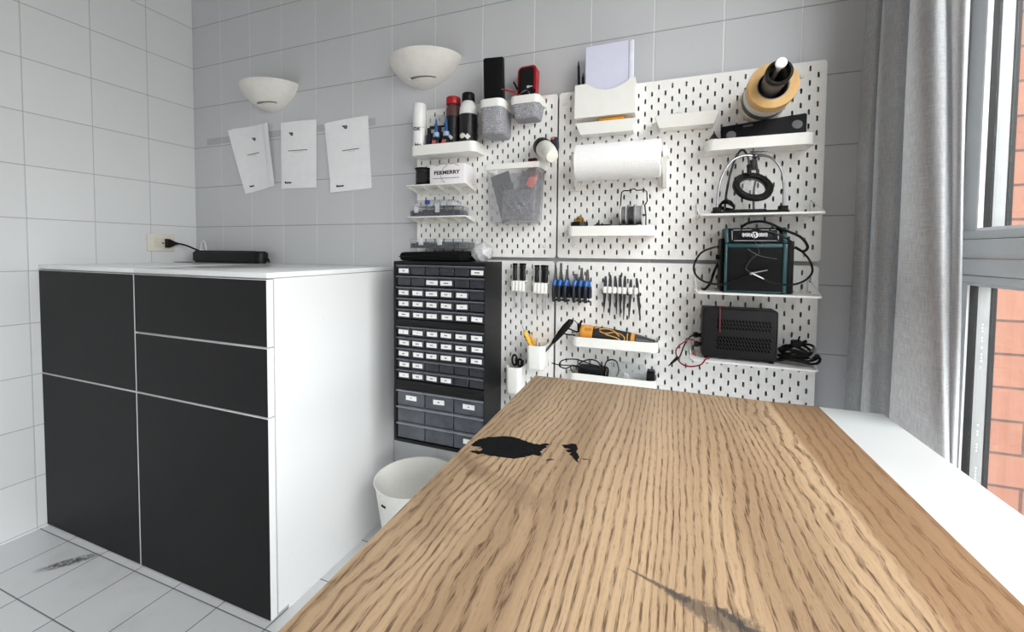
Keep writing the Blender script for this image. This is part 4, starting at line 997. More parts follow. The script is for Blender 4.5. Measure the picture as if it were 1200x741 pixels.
# ------------------------------------------------------------------ paper towel
t = thing('paper_towel_holder', 'white bracket holder of the paper towel roll', 'holder', (2.095, F, 1.28))
AY, AZ = F - 0.082, 1.378
for x in (1.9600, 2.2340):
    s_ = 1 if x > 2 else -1
    prof = [(F - 0.0008, AZ - 0.088), (F - 0.0008, AZ - 0.045), (AY + 0.014, AZ + 0.022), (AY - 0.004, AZ + 0.026), (AY - 0.016, AZ + 0.018), (AY - 0.018, AZ - 0.008), (AY + 0.0, AZ - 0.030), (F - 0.020, AZ - 0.088)]
    mb = MB().prism(prof, x - 0.0050, x + 0.0050, 'x'); mb.box(x - 0.010, F - 0.004, AZ - 0.088, x + 0.010, F - 0.0008, AZ - 0.045, bevel=0.001)
    link('bracket', hooks(mb, (x,), AZ - 0.06), plastic_white, t)
link('rod', MB().cyl((1.9652, AY, AZ), (2.2288, AY, AZ), 0.008, seg=20), plastic_white, t)
link('knob', MB().cyl((2.2392, AY, AZ), (2.2460, AY, AZ), 0.014, seg=24), plastic_white, t)
kt = NT('paper_towel'); co = kt.n('ShaderNodeTexCoord').outputs['Object']
kt.b.inputs['Base Color'].default_value = rgb(243, 243, 242); kt.b.inputs['Roughness'].default_value = 0.95
vt = kt.n('ShaderNodeTexVoronoi'); vt.inputs['Scale'].default_value = 260; kt.l(co, vt.inputs['Vector'])
kt.bump(kt.math('ADD', vt.outputs['Distance'], kt.noise(co, 60, 4)), 0.5, 0.0015)
t = thing('paper_towel_roll', 'white paper towel roll held by its bracket on the pegboard', 'paper towel', (2.095, AY, AZ - 0.057))
RT = 0.0565
mb = MB(); pr = [(0.0215, 0.0), (RT - 0.002, 0.0), (RT, 0.002), (RT, 0.250), (RT - 0.002, 0.252), (0.0215, 0.252)]
mb.lathe(pr, (1.9715, AY, AZ - 0.0115), (1, 0, 0), 64, closed=True); link('sheets', mb, kt.mat, t)
link('core', MB().lathe([(0.0198, -0.0004), (0.0213, -0.0004), (0.0213, 0.2524), (0.0198, 0.2524)], (1.9715, AY, AZ - 0.0115), (1, 0, 0), 40, closed=True), M('cardboard', (176, 150, 118), 0.8), t)
# ------------------------------------------------------------------ tape rolls on their peg
TX, TZ = 2.4935, 1.5276
t = thing('peg', 'long white peg with round tip carrying the tape rolls', 'peg', (TX, F, TZ))
link('rod', MB().cyl((TX, F - 0.0006, TZ + 0.0137), (TX, F - 0.228, TZ + 0.0137), 0.006, seg=16), plastic_white, t)
link('tip', MB().lathe([(0.0, 0.0), (0.0115, 0.0), (0.0125, 0.002), (0.0125, 0.007), (0.011, 0.009), (0.0, 0.009)], (TX - 0.001, F - 0.2285, TZ + 0.0137), (0, -1, 0), 28), M('bright_white', (248, 248, 248), 0.3), t)
def roll(name, label, d0, d1, r0, r1, cz, mat, core=None, cat='tape', seg=48, par=None, cx=TX):
    t = thing(name, label, cat, (cx, F - d0, cz - r1))
    c = 0.0025 if core else 0
    mb = MB().lathe([(r0 + c, 0.0), (r1 - 0.001, 0.0), (r1, 0.001), (r1, d1 - d0 - 0.001), (r1 - 0.001, d1 - d0), (r0 + c, d1 - d0)], (cx, F - d0, cz), (0, -1, 0), seg, closed=True)
    link('tape', mb, mat, t)
    if core: link('core', MB().lathe([(r0, 0.0), (r0 + c - 0.0001, 0.0), (r0 + c - 0.0001, d1 - d0), (r0, d1 - d0)], (cx, F - d0, cz), (0, -1, 0), seg, closed=True), core, t)
    return t
t = thing('tape_tube', 'grey tube with black end ring sticking out of the tape rolls', 'tube', (TX, F, TZ - 0.03))
link('tube', MB().lathe([(0.0204, 0.002), (0.0265, 0.002), (0.0265, 0.196), (0.0204, 0.196)], (TX, F, TZ), (0, -1, 0), 40, closed=True), M('grey_tube', (112, 107, 103), 0.35, var=0.15), t)
link('ring', MB().lathe([(0.0206, 0.1962), (0.0285, 0.1962), (0.0298, 0.199), (0.0298, 0.213), (0.0285, 0.216), (0.0235, 0.216), (0.0206, 0.200)], (TX, F, TZ), (0, -1, 0), 44, closed=True), rubber_black, t)
cz = TZ + 0.0265 - 0.0345 + 0.0004
kraft = M('kraft_tape', (206, 166, 108), 0.6, var=0.08, vscale=30)
roll('tape_roll', 'cream tape roll nearest the pegboard, behind the other rolls', 0.002, 0.036, 0.0345, 0.0590, cz, M('cream_tape', (222, 212, 194), 0.5), M('core_card', (190, 170, 140), 0.8))
roll('tape_roll', 'dark grey tape roll between the cream and white rolls', 0.038, 0.070, 0.0345, 0.0570, cz + 0.0, M('dark_grey_tape', (84, 80, 74), 0.45), M('core_white', (205, 204, 200), 0.8))
roll('tape_roll', 'white printed tape roll behind the brown kraft roll', 0.072, 0.108, 0.0345, 0.0575, cz, M('white_tape', (214, 212, 208), 0.45, var=0.12, vscale=50), M('core_grey', (150, 148, 146), 0.8))
roll('tape_roll', 'brown kraft tape roll, frontmost of the wide rolls', 0.110, 0.150, 0.0345, 0.0585, cz, kraft, M('core_dark', (120, 116, 112), 0.7))

# ------------------------------------------------------------------ speaker bar on the top right tray, small dark wire cap
t = thing('speaker_bar', 'long black speaker bar with two round grey discs leaning on the tray', 'speaker', (2.49, F - 0.05, 1.3815))
X = Matrix.Translation((2.4870, F - 0.052, 1.4270)) @ Matrix.Rotation(R(-4.0), 4, 'Y') @ Matrix.Rotation(R(-14), 4, 'X')
mb = MB(); mb.M = X; mb.prism([(-0.104, -0.037), (0.100, -0.034), (0.109, 0.032), (-0.101, 0.028)], -0.013, 0.013, 'y')
bmesh.ops.bevel(mb.bm, geom=list(mb.bm.edges), offset=0.003, segments=2, affect='EDGES')
link('body', mb, M('navy_black_plastic', (11, 12, 17), 0.55, var=0.1, spec=0.2), t)
for x, z in ((-0.078, -0.004), (0.082, 0.0)):
    mb = MB(); mb.M = X; mb.lathe([(0.0, 0.0), (0.0125, 0.0), (0.0125, 0.0018), (0.010, 0.0026), (0.0, 0.0026)], (x, -0.0131, z), (0, -1, 0), 28); link('disc', mb, M('grey_disc', (108, 108, 112), 0.5), t)
mb = MB(); mb.M = X; mb.box(-0.046, -0.0138, 0.015, -0.022, -0.0131, 0.0215); link('plate', mb, M('grey_plate', (72, 73, 78), 0.4), t)
mb = MB()
ring = [(2.365 + 0.0155*math.cos(R(a)), F - 0.068 + 0.0155*math.sin(R(a)), 1.4095) for a in range(0, 360, 60)]
mb.loft([[(2.365 + 0.009*math.cos(R(a)), F - 0.068 + 0.009*math.sin(R(a)), 1.3815) for a in range(0, 360, 60)], ring, [(2.365 + 0.003*math.cos(R(a)), F - 0.068 + 0.003*math.sin(R(a)), 1.4285) for a in range(0, 360, 60)]])
t = thing('pointed_cap', 'small dark pointed cap at the left end of the tray with the speaker bar', 'cap', (2.365, F - 0.068, 1.3815))
link('body', mb, M('dark_brown_plastic', (34, 26, 26), 0.4), t, smooth=0)
link('rim', MB().tube([ring[i % 6] for i in range(7)], 0.0018, 6, smooth=False), M('pale_rim', (196, 196, 198), 0.4), t)

# ------------------------------------------------------------------ magnifier with goosenecks
t = thing('magnifier_stand', 'black ring magnifier on a base with two chrome gooseneck arms', 'magnifier', (2.455, F - 0.065, 1.1965))
link('base', MB().prism(rrect(2.3640, F - 0.112, 2.5450, F - 0.016, 0.008), 1.1966, 1.2035, 'z').prism(rrect(2.3640, F - 0.112, 2.3860, F - 0.090, 0.006), 1.2030, 1.2140, 'z').prism(rrect(2.5230, F - 0.112, 2.5450, F - 0.090, 0.006), 1.2030, 1.2140, 'z'), matte_black, t)
mb = MB(); 
mb.prism(rrect(2.400, F - 0.090, 2.500, F - 0.030, 0.01), 1.2036, 1.2085, 'z'); link('sponge_tray', mb, plastic_black, t)
chrome = M('chrome', (165, 165, 168), 0.28, 1.0, var=0.05)
top_ = (2.4690, F - 0.075, 1.3560)
link('arm', MB().tube([(2.3745, F - 0.101, 1.2140), (2.3760, F - 0.101, 1.250), (2.3850, F - 0.098, 1.300), (2.4090, F - 0.090, 1.3420), (2.4400, F - 0.080, 1.3580), top_], 0.0030, 10), chrome, t)
link('arm', MB().tube([(2.5345, F - 0.101, 1.2140), (2.5350, F - 0.100, 1.255), (2.5300, F - 0.097, 1.305), (2.5120, F - 0.090, 1.3400), (2.4930, F - 0.080, 1.3540), top_], 0.0030, 10), chrome, t)
link('arm', MB().tube([(2.3980, F - 0.060, 1.2086), (2.4020, F - 0.062, 1.260), (2.4120, F - 0.064, 1.320), (2.4260, F - 0.066, 1.3640), (2.4400, F - 0.070, 1.3760), (2.4520, F - 0.078, 1.3520), (2.4540, F - 0.086, 1.3250)], 0.0032, 10), M('dark_gooseneck', (70, 70, 72), 0.3, 0.8), t, 'dark gooseneck carrying the lens')
link('arm', MB().tube([(2.4740, F - 0.050, 1.2086), (2.4720, F - 0.052, 1.262), (2.4780, F - 0.056, 1.315), top_], 0.0030, 10), dark_steel, t)
clip = MB().ball(top_, 0.0085, 0.007, 0.006).box(top_[0] - 0.022, top_[1] - 0.004, 1.3600, top_[0] + 0.026, top_[1] + 0.004, 1.3640, bevel=0.001).box(top_[0] - 0.012, top_[1] - 0.004, 1.366, top_[0] + 0.030, top_[1] + 0.003, 1.3695, bevel=0.001).cyl((top_[0] - 0.004, top_[1], 1.345), (top_[0] - 0.004, top_[1], 1.377), 0.0025)
link('clip', clip, dark_steel, t)
link('socket', MB().box(2.455, F - 0.084, 1.318, 2.474, F - 0.070, 1.345, bevel=0.002), plastic_black, t)
RC = Vector((2.4625, F - 0.092, 1.2690)); ra = Vector((0.16, -0.80, 0.58)).normalized()
rg = link('lens_ring', MB().lathe([(0.0325, -0.006), (0.0480, -0.006), (0.0505, -0.003), (0.0505, 0.005), (0.0470, 0.0085), (0.0345, 0.007), (0.0325, 0.003)], RC, ra, 56, closed=True), matte_black, t)
link('lens', MB().lathe([(0.0, -0.004), (0.0324, -0.001), (0.0324, 0.001), (0.0, 0.004)], RC, ra, 48), clear('lens_glass', (226, 228, 228), 0.05, 0.05, 0.05), rg)
link('joint', MB().cyl(RC - ra*0.012 + Vector((-0.006, 0, 0.043)), (2.4535, F - 0.086, 1.3280), 0.006, 0.005, 14).ball((2.4535, F - 0.086, 1.3270), 0.0065), plastic_black, t)
cab = MB()
for k in range(3): cab.tube([(2.380, F - 0.05, 1.2060 + 0.003*k), (2.392, F - 0.075 - 0.004*k, 1.228 + 0.003*k), (2.412, F - 0.082, 1.222 + 0.005*k), (2.420, F - 0.070, 1.2120), (2.396, F - 0.045, 1.2120 + 0.004*k), (2.384, F - 0.060, 1.226)], 0.0022, 6)
link('cable', cab, rubber_black, t)

# ------------------------------------------------------------------ teal soldering station
teal = M('teal_plastic', (16, 66, 72), 0.4, var=0.08, vscale=20)
gloss_black = M('gloss_black_panel', (4, 4, 5), 0.3, spec=0.2, var=0.05)
t = thing('soldering_station', 'black and teal soldering station with looped cables on the wire shelf', 'soldering station', (2.47, F - 0.06, 0.9768))
x0, x1, zb, zt2 = 2.3975, 2.5450, 0.9770, 1.1565
bk, ft = F - 0.018, F - 0.104
link('body', MB().prism([(bk, zb), (ft, zb), (ft - 0.002, 1.1090), (ft + 0.016, zt2), (bk, zt2)], x0, x1, 'x'), plastic_black, t)
fr_ = MB()
fr_.box(x0 - 0.001, ft - 0.0065, zb + 0.002, x0 + 0.0055, ft - 0.002, 1.112, bevel=0.0015); fr_.box(x1 - 0.009, ft - 0.0065, zb + 0.002, x1 + 0.001, ft - 0.002, 1.112, bevel=0.0015)
fr_.box(x0 + 0.006, ft - 0.0065, 1.102, x1 - 0.0095, ft - 0.002, 1.112, bevel=0.0015); fr_.box(x0 + 0.006, ft - 0.0065, zb + 0.002, x1 - 0.0095, ft - 0.002, zb + 0.006, bevel=0.0015)
fr_.M = Matrix.Translation((0, ft - 0.002, 1.1125)) @ Matrix.Rotation(R(-21), 4, 'X')
fr_.box(x0 - 0.001, -0.004, 0.001, x0 + 0.008, 0.001, 0.047, bevel=0.0015); fr_.box(x1 - 0.010, -0.004, 0.001, x1 + 0.001, 0.001, 0.047, bevel=0.0015)
link('trim', fr_, teal, t, 'teal corner trim')
link('front_panel', MB().box(x0 + 0.006, ft - 0.0035, zb + 0.0065, x1 - 0.0095, ft - 0.0005, 1.1015), gloss_black, t)
def slanted():
    m = MB(); m.M = Matrix.Translation((0, ft - 0.002, 1.1125)) @ Matrix.Rotation(R(-21), 4, 'X'); return m
m = slanted(); m.box(x0 + 0.0085, -0.0015, 0.002, x1 - 0.0105, 0.0008, 0.046); link('name_plate', m, gloss_black, t)
m = slanted(); y = -0.0021; a, b, c0, d0 = x0 + 0.017, x1 - 0.019, 0.008, 0.041
for q in ((a + 0.004, c0, b - 0.004, c0 + 0.0009), (a + 0.004, d0 - 0.0009, a + 0.022, d0), (a + 0.026, d0 - 0.0009, b - 0.022, d0), (b - 0.018, d0 - 0.0009, b - 0.004, d0), (a, c0 + 0.003, a + 0.0009, d0 - 0.003), (b - 0.0009, c0 + 0.003, b, d0 - 0.003)): m.box(q[0], y, q[1], q[2], y + 0.0005, q[3])
mx_ = (a + b)/2; zc = 0.0255
m.cyl((mx_, y, zc), (mx_, y + 0.0005, zc), 0.0092, seg=28)
for s_ in (-1, 1):
    for k in range(8):
        h_ = (0.006, 0.0045, 0.0062, 0.005, 0.0058, 0.004, 0.0062, 0.005)[k]; xx = mx_ + s_*(0.0115 + k*0.0026); m.box(xx - 0.0008, y, zc - h_ + 0.0006*(k % 3), xx + 0.0008, y + 0.0005, zc + h_)
link('print', m, M('print_white_logo', (226, 228, 230), 0.5), t, smooth=0)
m = slanted(); m.prism([(mx_ - 0.002, zc + 0.007), (mx_ + 0.004, zc + 0.006), (mx_ + 0.002, zc + 0.001), (mx_ + 0.005, zc - 0.002), (mx_ - 0.001, zc - 0.008), (mx_ + 0.001, zc - 0.001), (mx_ - 0.0015, zc + 0.001)], y - 0.0004, y, 'y'); link('print', m, ink, t, smooth=0)
link('side_block', MB().box(x1 + 0.0015, ft + 0.010, 0.9775, x1 + 0.0200, bk - 0.004, 1.1200, bevel=0.002).box(x1 + 0.0015, ft + 0.02, 1.1205, x1 + 0.012, bk - 0.01, 1.133, bevel=0.002), matte_black, t)
link('side_block', MB().box(x0 - 0.0100, ft + 0.012, zb + 0.004, x0 - 0.0015, bk - 0.004, 1.128, bevel=0.002).cyl((x0 - 0.010, ft + 0.03, 1.075), (x0 - 0.020, ft + 0.03, 1.075), 0.007, seg=16), matte_black, t)
link('cable', MB().tube([(x0 - 0.015, ft + 0.010, 1.1020), (2.372, F - 0.105, 1.1030), (2.335, F - 0.110, 1.0850), (2.3180, F - 0.112, 1.0420), (2.3380, F - 0.113, 1.0100), (2.3850, F - 0.118, 0.9990), (2.4300, F - 0.121, 1.0130), (2.4640, F - 0.124, 1.0320)], 0.0028, 8), rubber_black, t)
link('cable', MB().tube([(2.4700, F - 0.125, 1.0320), (2.4950, F - 0.124, 1.0150), (2.5350, F - 0.124, 1.0040), (2.5750, F - 0.122, 1.0110), (2.6000, F - 0.118, 1.0370), (2.5950, F - 0.112, 1.0700), (2.5750, F - 0.100, 1.0980), (2.5640, F - 0.085, 1.1020)], 0.0027, 8), rubber_black, t)
link('cable', MB().tube([(2.4400, F - 0.075, 1.1600), (2.4600, F - 0.085, 1.1720), (2.4950, F - 0.095, 1.1720), (2.5350, F - 0.100, 1.1520), (2.5760, F - 0.104, 1.1300), (2.5920, F - 0.104, 1.1050), (2.5830, F - 0.100, 1.0930), (2.5660, F - 0.095, 1.1040)], 0.0034, 8), rubber_black, t)
link('cable', MB().tube([(2.4480, F - 0.125, 1.1540), (2.4730, F - 0.130, 1.1480), (2.5000, F - 0.130, 1.1430), (2.5300, F - 0.125, 1.1320), (2.5540, F - 0.112, 1.1180)], 0.0022, 8), rubber_black, t)
link('cable', MB().tube([(2.4590, F - 0.128, 1.1420), (2.4740, F - 0.127, 1.1000), (2.4760, F - 0.126, 1.0860), (2.4590, F - 0.126, 1.0700), (2.4470, F - 0.126, 1.0450), (2.4620, F - 0.126, 1.0340)], 0.0012, 6), dark_steel, t, 'thin grey wire')
link('cable', MB().tube([(2.4510, F - 0.124, 1.0980), (2.4640, F - 0.126, 1.0880), (2.4850, F - 0.126, 1.0780), (2.5200, F - 0.124, 1.0720)], 0.0011, 6), dark_steel, t, 'thin grey wire')
link('tip', MB().cyl((2.4560, F - 0.126, 1.0320), (2.4980, F - 0.127, 1.0420), 0.0022, 0.0012, 10).cyl((2.4640, F - 0.126, 1.0310), (2.4900, F - 0.126, 1.0180), 0.0022, 0.0018, 10).ball((2.4600, F - 0.126, 1.0320), 0.0040), steel, t)
link('cable', MB().tube([(x0 - 0.010, bk - 0.02, 1.055), (2.376, bk - 0.03, 1.030), (2.366, bk - 0.05, 1.000), (2.352, bk - 0.05, 0.9810), (2.345, bk - 0.04, 0.9800)], 0.0036, 8), rubber_black, t)

# ------------------------------------------------------------------ power supply, leads and cable bundle
t = thing('power_supply', 'black vented power supply box with a red lead on the lowest wire shelf', 'power supply', (2.44, F - 0.065, 0.7845))
px0, px1, pz0, pz1, pf, pb = 2.3455, 2.5330, 0.7900, 0.9290, F - 0.100, F - 0.026
mb = MB().box(px0, pf, pz0, px1, pb, pz1, bevel=0.006, seg=3); link('case', mb, M('black_coated_steel', (22, 22, 23), 0.55, var=0.08, vscale=20, bump=0.15, bscale=900, spec=0.25), t)
for grp in ((0.8955, 0.8855, 0.8755), (0.8480, 0.8380, 0.8280, 0.8180)):
  mb = MB()
  for zc in grp:
      for k in range(17):
          xc = px0 + 0.040 + k*0.0079 + (0.002 if int(zc*1000) % 20 < 10 else 0)
          mb.prism([(xc - 0.0040, zc + 0.0038), (xc - 0.0006, zc + 0.0038), (xc + 0.0040, zc - 0.0038), (xc + 0.0006, zc - 0.0038)], pf - 0.0002, pf + 0.0006, 'y')
  link('vents', mb, M('vent_black', (2, 2, 2), 0.9, spec=0.0), t, smooth=0)
for k, z in enumerate((0.820, 0.842)): link('terminal', MB().lathe([(0.0, 0.0), (0.006, 0.0), (0.006, 0.008), (0.0085, 0.009), (0.0085, 0.018), (0.006, 0.020), (0.0, 0.020)], (px0 - 0.0003, F - 0.080 + 0.026*k, z), (-1, 0, 0), 18), rubber_black, t)
for x in (px0 + 0.012, px1 - 0.012):
    for y in (pf + 0.01, pb - 0.01): link('foot', MB().cyl((x, y, 0.7845), (x, y, pz0), 0.006, seg=14), rubber_black, t)
link('lead', MB().tube([(2.3900, pf - 0.0025, 0.8630), (2.3895, pf - 0.0025, 0.9000), (2.3890, pf - 0.0020, 0.9260), (2.3900, pf + 0.004, 0.9335), (2.3950, pf + 0.014, 0.9330), (2.402, pf + 0.022, 0.9320)], 0.0022, 8), M('dull_red_lead', (92, 34, 40), 0.5), t, 'red lead over the top edge')
link('lead', MB().tube([(px0 - 0.020, F - 0.080, 0.8300), (2.3120, F - 0.090, 0.8330), (2.2880, F - 0.100, 0.8180), (2.2760, F - 0.105, 0.7980), (2.2860, F - 0.118, 0.7720), (2.3080, F - 0.130, 0.7640), (2.3400, F - 0.136, 0.7730), (2.3560, F - 0.118, 0.7878), (2.3640, F - 0.110, 0.7875)], 0.0021, 8), M('red_lead', (128, 22, 34), 0.4), t, 'red lead hanging off the shelf')
link('lead', MB().tube([(px0 - 0.020, F - 0.056, 0.8420), (2.3120, F - 0.080, 0.8360), (2.2980, F - 0.095, 0.8150), (2.2880, F - 0.108, 0.7870), (2.2800, F - 0.112, 0.7800)], 0.0020, 8), rubber_black, t, 'black lead with clip')
link('clip', MB().cyl((2.2830, F - 0.112, 0.7840), (2.2640, F - 0.116, 0.7640), 0.0052, 0.0030, 12).cyl((2.2640, F - 0.116, 0.7640), (2.2570, F - 0.117, 0.7560), 0.0022, 0.0015, 8), rubber_black, t)
link('lead', MB().tube([(2.3280, F - 0.070, 0.7900), (2.3200, F - 0.085, 0.7915), (2.3230, F - 0.100, 0.7950), (2.3290, F - 0.100, 0.7900)], 0.0020, 8), red_plastic, t, 'red lead end')
t = thing('cable_bundle', 'coiled black cable bundle beside the black power supply', 'cable', (2.585, F - 0.065, 0.7845))
mb = MB()
for k in range(7):
    pts = []; a1, b1 = 0.050 - 0.003*(k % 3) - 0.002*k, 0.036 - 0.003*(k % 4); zc = 0.7885 + 0.0045*k; ph = k*0.7
    for i in range(17):
        a = 2*math.pi*i/16 + ph; pts.append((2.589 + a1*math.cos(a) + 0.002*math.sin(3*a + k), F - 0.066 + b1*math.sin(a), zc + 0.007*math.sin(a*2 + k) + 0.0085 + 0.006*math.cos(a + k)))
    mb.tube(pts, 0.0034, 8, sub=3)
link('coil', mb, rubber_black, t)
link('plug', MB().box(2.570, F - 0.080, 0.832, 2.594, F - 0.060, 0.850, bevel=0.004).cyl((2.594, F - 0.070, 0.842), (2.606, F - 0.070, 0.850), 0.004).cyl((2.588, F - 0.064, 0.849), (2.592, F - 0.062, 0.860), 0.002), matte_black, t)
link('tie', MB().tube([(2.606, F - 0.104, 0.812), (2.613, F - 0.110, 0.824), (2.616, F - 0.100, 0.838), (2.612, F - 0.090, 0.826)], 0.003, 8), M('grey_tie', (120, 120, 122), 0.5), t)

# ------------------------------------------------------------------ solder tray
SZ = 1.1403
t = thing('tip_cleaner', 'black cup of brass wool at the left end of the tray', 'tip cleaner', (1.9745, F - 0.045, SZ))
link('cup', MB().lathe([(0.0, 0.0), (0.022, 0.0), (0.0275, 0.020), (0.0285, 0.040), (0.0265, 0.043), (0.024, 0.042), (0.022, 0.030), (0.0, 0.028)], (1.9745, F - 0.045, SZ), seg=32), plastic_black, t)
mb = MB(); rnd = random.Random(3)
for k in range(9):
    pts = []
    for i in range(9):
        a = rnd.uniform(0, 6.28); rr = rnd.uniform(0.004, 0.0215); pts.append((1.9745 + rr*math.cos(a), F - 0.045 + rr*math.sin(a), SZ + 0.040 + rnd.uniform(0, 0.024)*(1 - (rr/0.026)**2)))
    mb.tube(pts, 0.0013, 5, sub=5)
link('brass_wool', mb, M('brass', (186, 148, 74), 0.3, 1.0, var=0.2), t)
t = thing('solder_reel_stand', 'black wire stand with three small solder reels on the tray', 'reel stand', (2.15, F - 0.045, SZ))
link('base', MB().box(2.100, F - 0.070, SZ + 0.0003, 2.186, F - 0.018, SZ + 0.026, bevel=0.002), plastic_black, t)
hx0, hx1, hy = 2.1040, 2.1860, F - 0.046
link('wire_frame', MB().tube([(hx0, hy, SZ + 0.026), (hx0 + 0.001, hy, SZ + 0.100), (hx0 + 0.003, hy, SZ + 0.134), (hx0 + 0.010, hy, SZ + 0.139), (2.136, hy, SZ + 0.139), (2.141, hy, SZ + 0.1435), (2.147, hy, SZ + 0.1435), (2.152, hy, SZ + 0.139), (hx1 - 0.010, hy, SZ + 0.139), (hx1 - 0.003, hy, SZ + 0.134), (hx1 - 0.001, hy, SZ + 0.104), (hx1 - 0.008, hy, SZ + 0.092), (hx1 - 0.004, hy, SZ + 0.060), (hx1 - 0.004, hy, SZ + 0.026)], 0.0019, 8, smooth=False), rubber_black, t)
link('axle', MB().cyl((hx0, hy, SZ + 0.062), (hx1 - 0.004, hy, SZ + 0.062), 0.003), dark_steel, t)
def reel(label, xa, xb, r, mat, fl):
    t = thing('solder_reel', label, 'reel', ((xa + xb)/2, hy, SZ + 0.062 - r))
    link('flange', MB().lathe([(0.0045, 0), (r, 0), (r, 0.0022), (0.0045, 0.0022)], (xa, hy, SZ + 0.062), (1, 0, 0), 36, closed=True), fl, t)
    link('flange', MB().lathe([(0.0045, 0), (r, 0), (r, 0.0022), (0.0045, 0.0022)], (xb - 0.0022, hy, SZ + 0.062), (1, 0, 0), 36, closed=True), fl, t)
    link('wire', MB().lathe([(0.0045, 0.0023), (r*0.86, 0.0023), (r*0.86, xb - xa - 0.0023), (0.0045, xb - xa - 0.0023)], (xa, hy, SZ + 0.062), (1, 0, 0), 32, closed=True), mat, t)
reel('solder reel with white flange at the left of the reel stand', 2.1070, 2.1260, 0.032, M('solder_wire', (150, 150, 152), 0.35, 0.8), M('reel_white', (224, 224, 222), 0.4))
reel('grey solder reel in the middle of the reel stand', 2.1280, 2.1480, 0.033, M('solder_wire_dark', (92, 92, 94), 0.4, 0.8), M('reel_smoke', (96, 98, 102), 0.35))
reel('silvery solder reel at the right of the reel stand', 2.1500, 2.1720, 0.034, M('solder_wire_light', (190, 190, 192), 0.35, 0.7), M('reel_grey', (176, 178, 182), 0.35))
t = thing('solder_tip_block', 'flat black block between the brass wool cup and reel stand', 'block', (2.058, F - 0.05, SZ))
link('body', MB().box(2.026, F - 0.066, SZ + 0.0002, 2.076, F - 0.022, SZ + 0.034, bevel=0.002), plastic_black, t)
link('pin', MB().cyl((2.034, F - 0.055, SZ + 0.0342), (2.034, F - 0.055, SZ + 0.0395), 0.0025).cyl((2.050, F - 0.055, SZ + 0.0342), (2.050, F - 0.055, SZ + 0.038), 0.0025), plastic_black, t)

# ------------------------------------------------------------------ screwdriver holders and screwdrivers
def sd_holder(label, x0, x1, zt, zb, d):
    t = thing('screwdriver_holder', label, 'holder', ((x0 + x1)/2, F, zb))
    mb = MB().box(x0, F - d, zb, x1, F - d + 0.003, zt, bevel=0.001).box(x0, F - d + 0.0032, zt - 0.004, x1, F - 0.0032, zt, bevel=0.001).box(x0, F - 0.003, zb, x1 + 0.012, F - 0.0006, zt)
    n = 4
    for k in range(n):
        x = x0 + (x1 - x0)*(k + 0.5)/n; mb.box(x - 0.0012, F - d - 0.002, zb + 0.002, x + 0.0012, F - d, zt - 0.002)
    link('body', mb, plastic_white, t)
sd_black = M('screwdriver_grip', (11, 11, 12), 0.4, var=0.15)
def screwdriver(label, x, d, zh, zend):
    t = thing('screwdriver', label, 'screwdriver', (x, F - d, zend))
    q = 0.80; o = (x, F - d, zh - 0.009)
    link('handle', MB().lathe([(r*1.42, h*q) for r, h in [(0.0, 0.078), (0.0050, 0.078), (0.0058, 0.074), (0.0056, 0.066), (0.0046, 0.062), (0.0048, 0.050), (0.0054, 0.030), (0.0050, 0.014), (0.0046, 0.0132), (0.0, 0.0131)]], o, seg=14), sd_black, t)
    link('ring', MB().lathe([(0.0, 0.0), (0.0064, 0.0), (0.0072, 0.003), (0.0066, 0.0103), (0.0, 0.0104)], o, seg=14), green_plastic, t)
    link('cap', MB().lathe([(0.0, 0.0626), (0.0084, 0.0626), (0.0090, 0.0640), (0.0090, 0.0680), (0.0078, 0.0692), (0.0, 0.0692)], o, seg=16), rubber_black, t)
    link('shaft', MB().cyl((x, F - d, zend), (x, F - d, zh - 0.0092), 0.0016, 0.0019, 10), steel, t)
sd_holder('small white screwdriver rack beside the black drawer units', 1.7380, 1.7880, 0.9840, 0.9480, 0.046)
sd_holder('small white screwdriver rack left of the blue pliers', 1.8175, 1.8680, 0.9790, 0.9430, 0.046)
for nm, x, d, ze in (('left screwdriver in the rack beside the drawer units', 1.7465, 0.031, 0.885), ('middle screwdriver in the rack beside the drawer units', 1.7680, 0.020, 0.884), ('right screwdriver in the rack beside the drawer units', 1.7800, 0.036, 0.886)): screwdriver('black and green ' + nm, x, d, 0.9842, ze)
for nm, x, d, ze in (('left screwdriver in the rack beside the pliers', 1.8265, 0.030, 0.866), ('middle screwdriver in the rack beside the pliers', 1.8465, 0.020, 0.882), ('right screwdriver in the rack beside the pliers', 1.8605, 0.036, 0.885)): screwdriver('black and green ' + nm, x, d, 0.9792, ze)

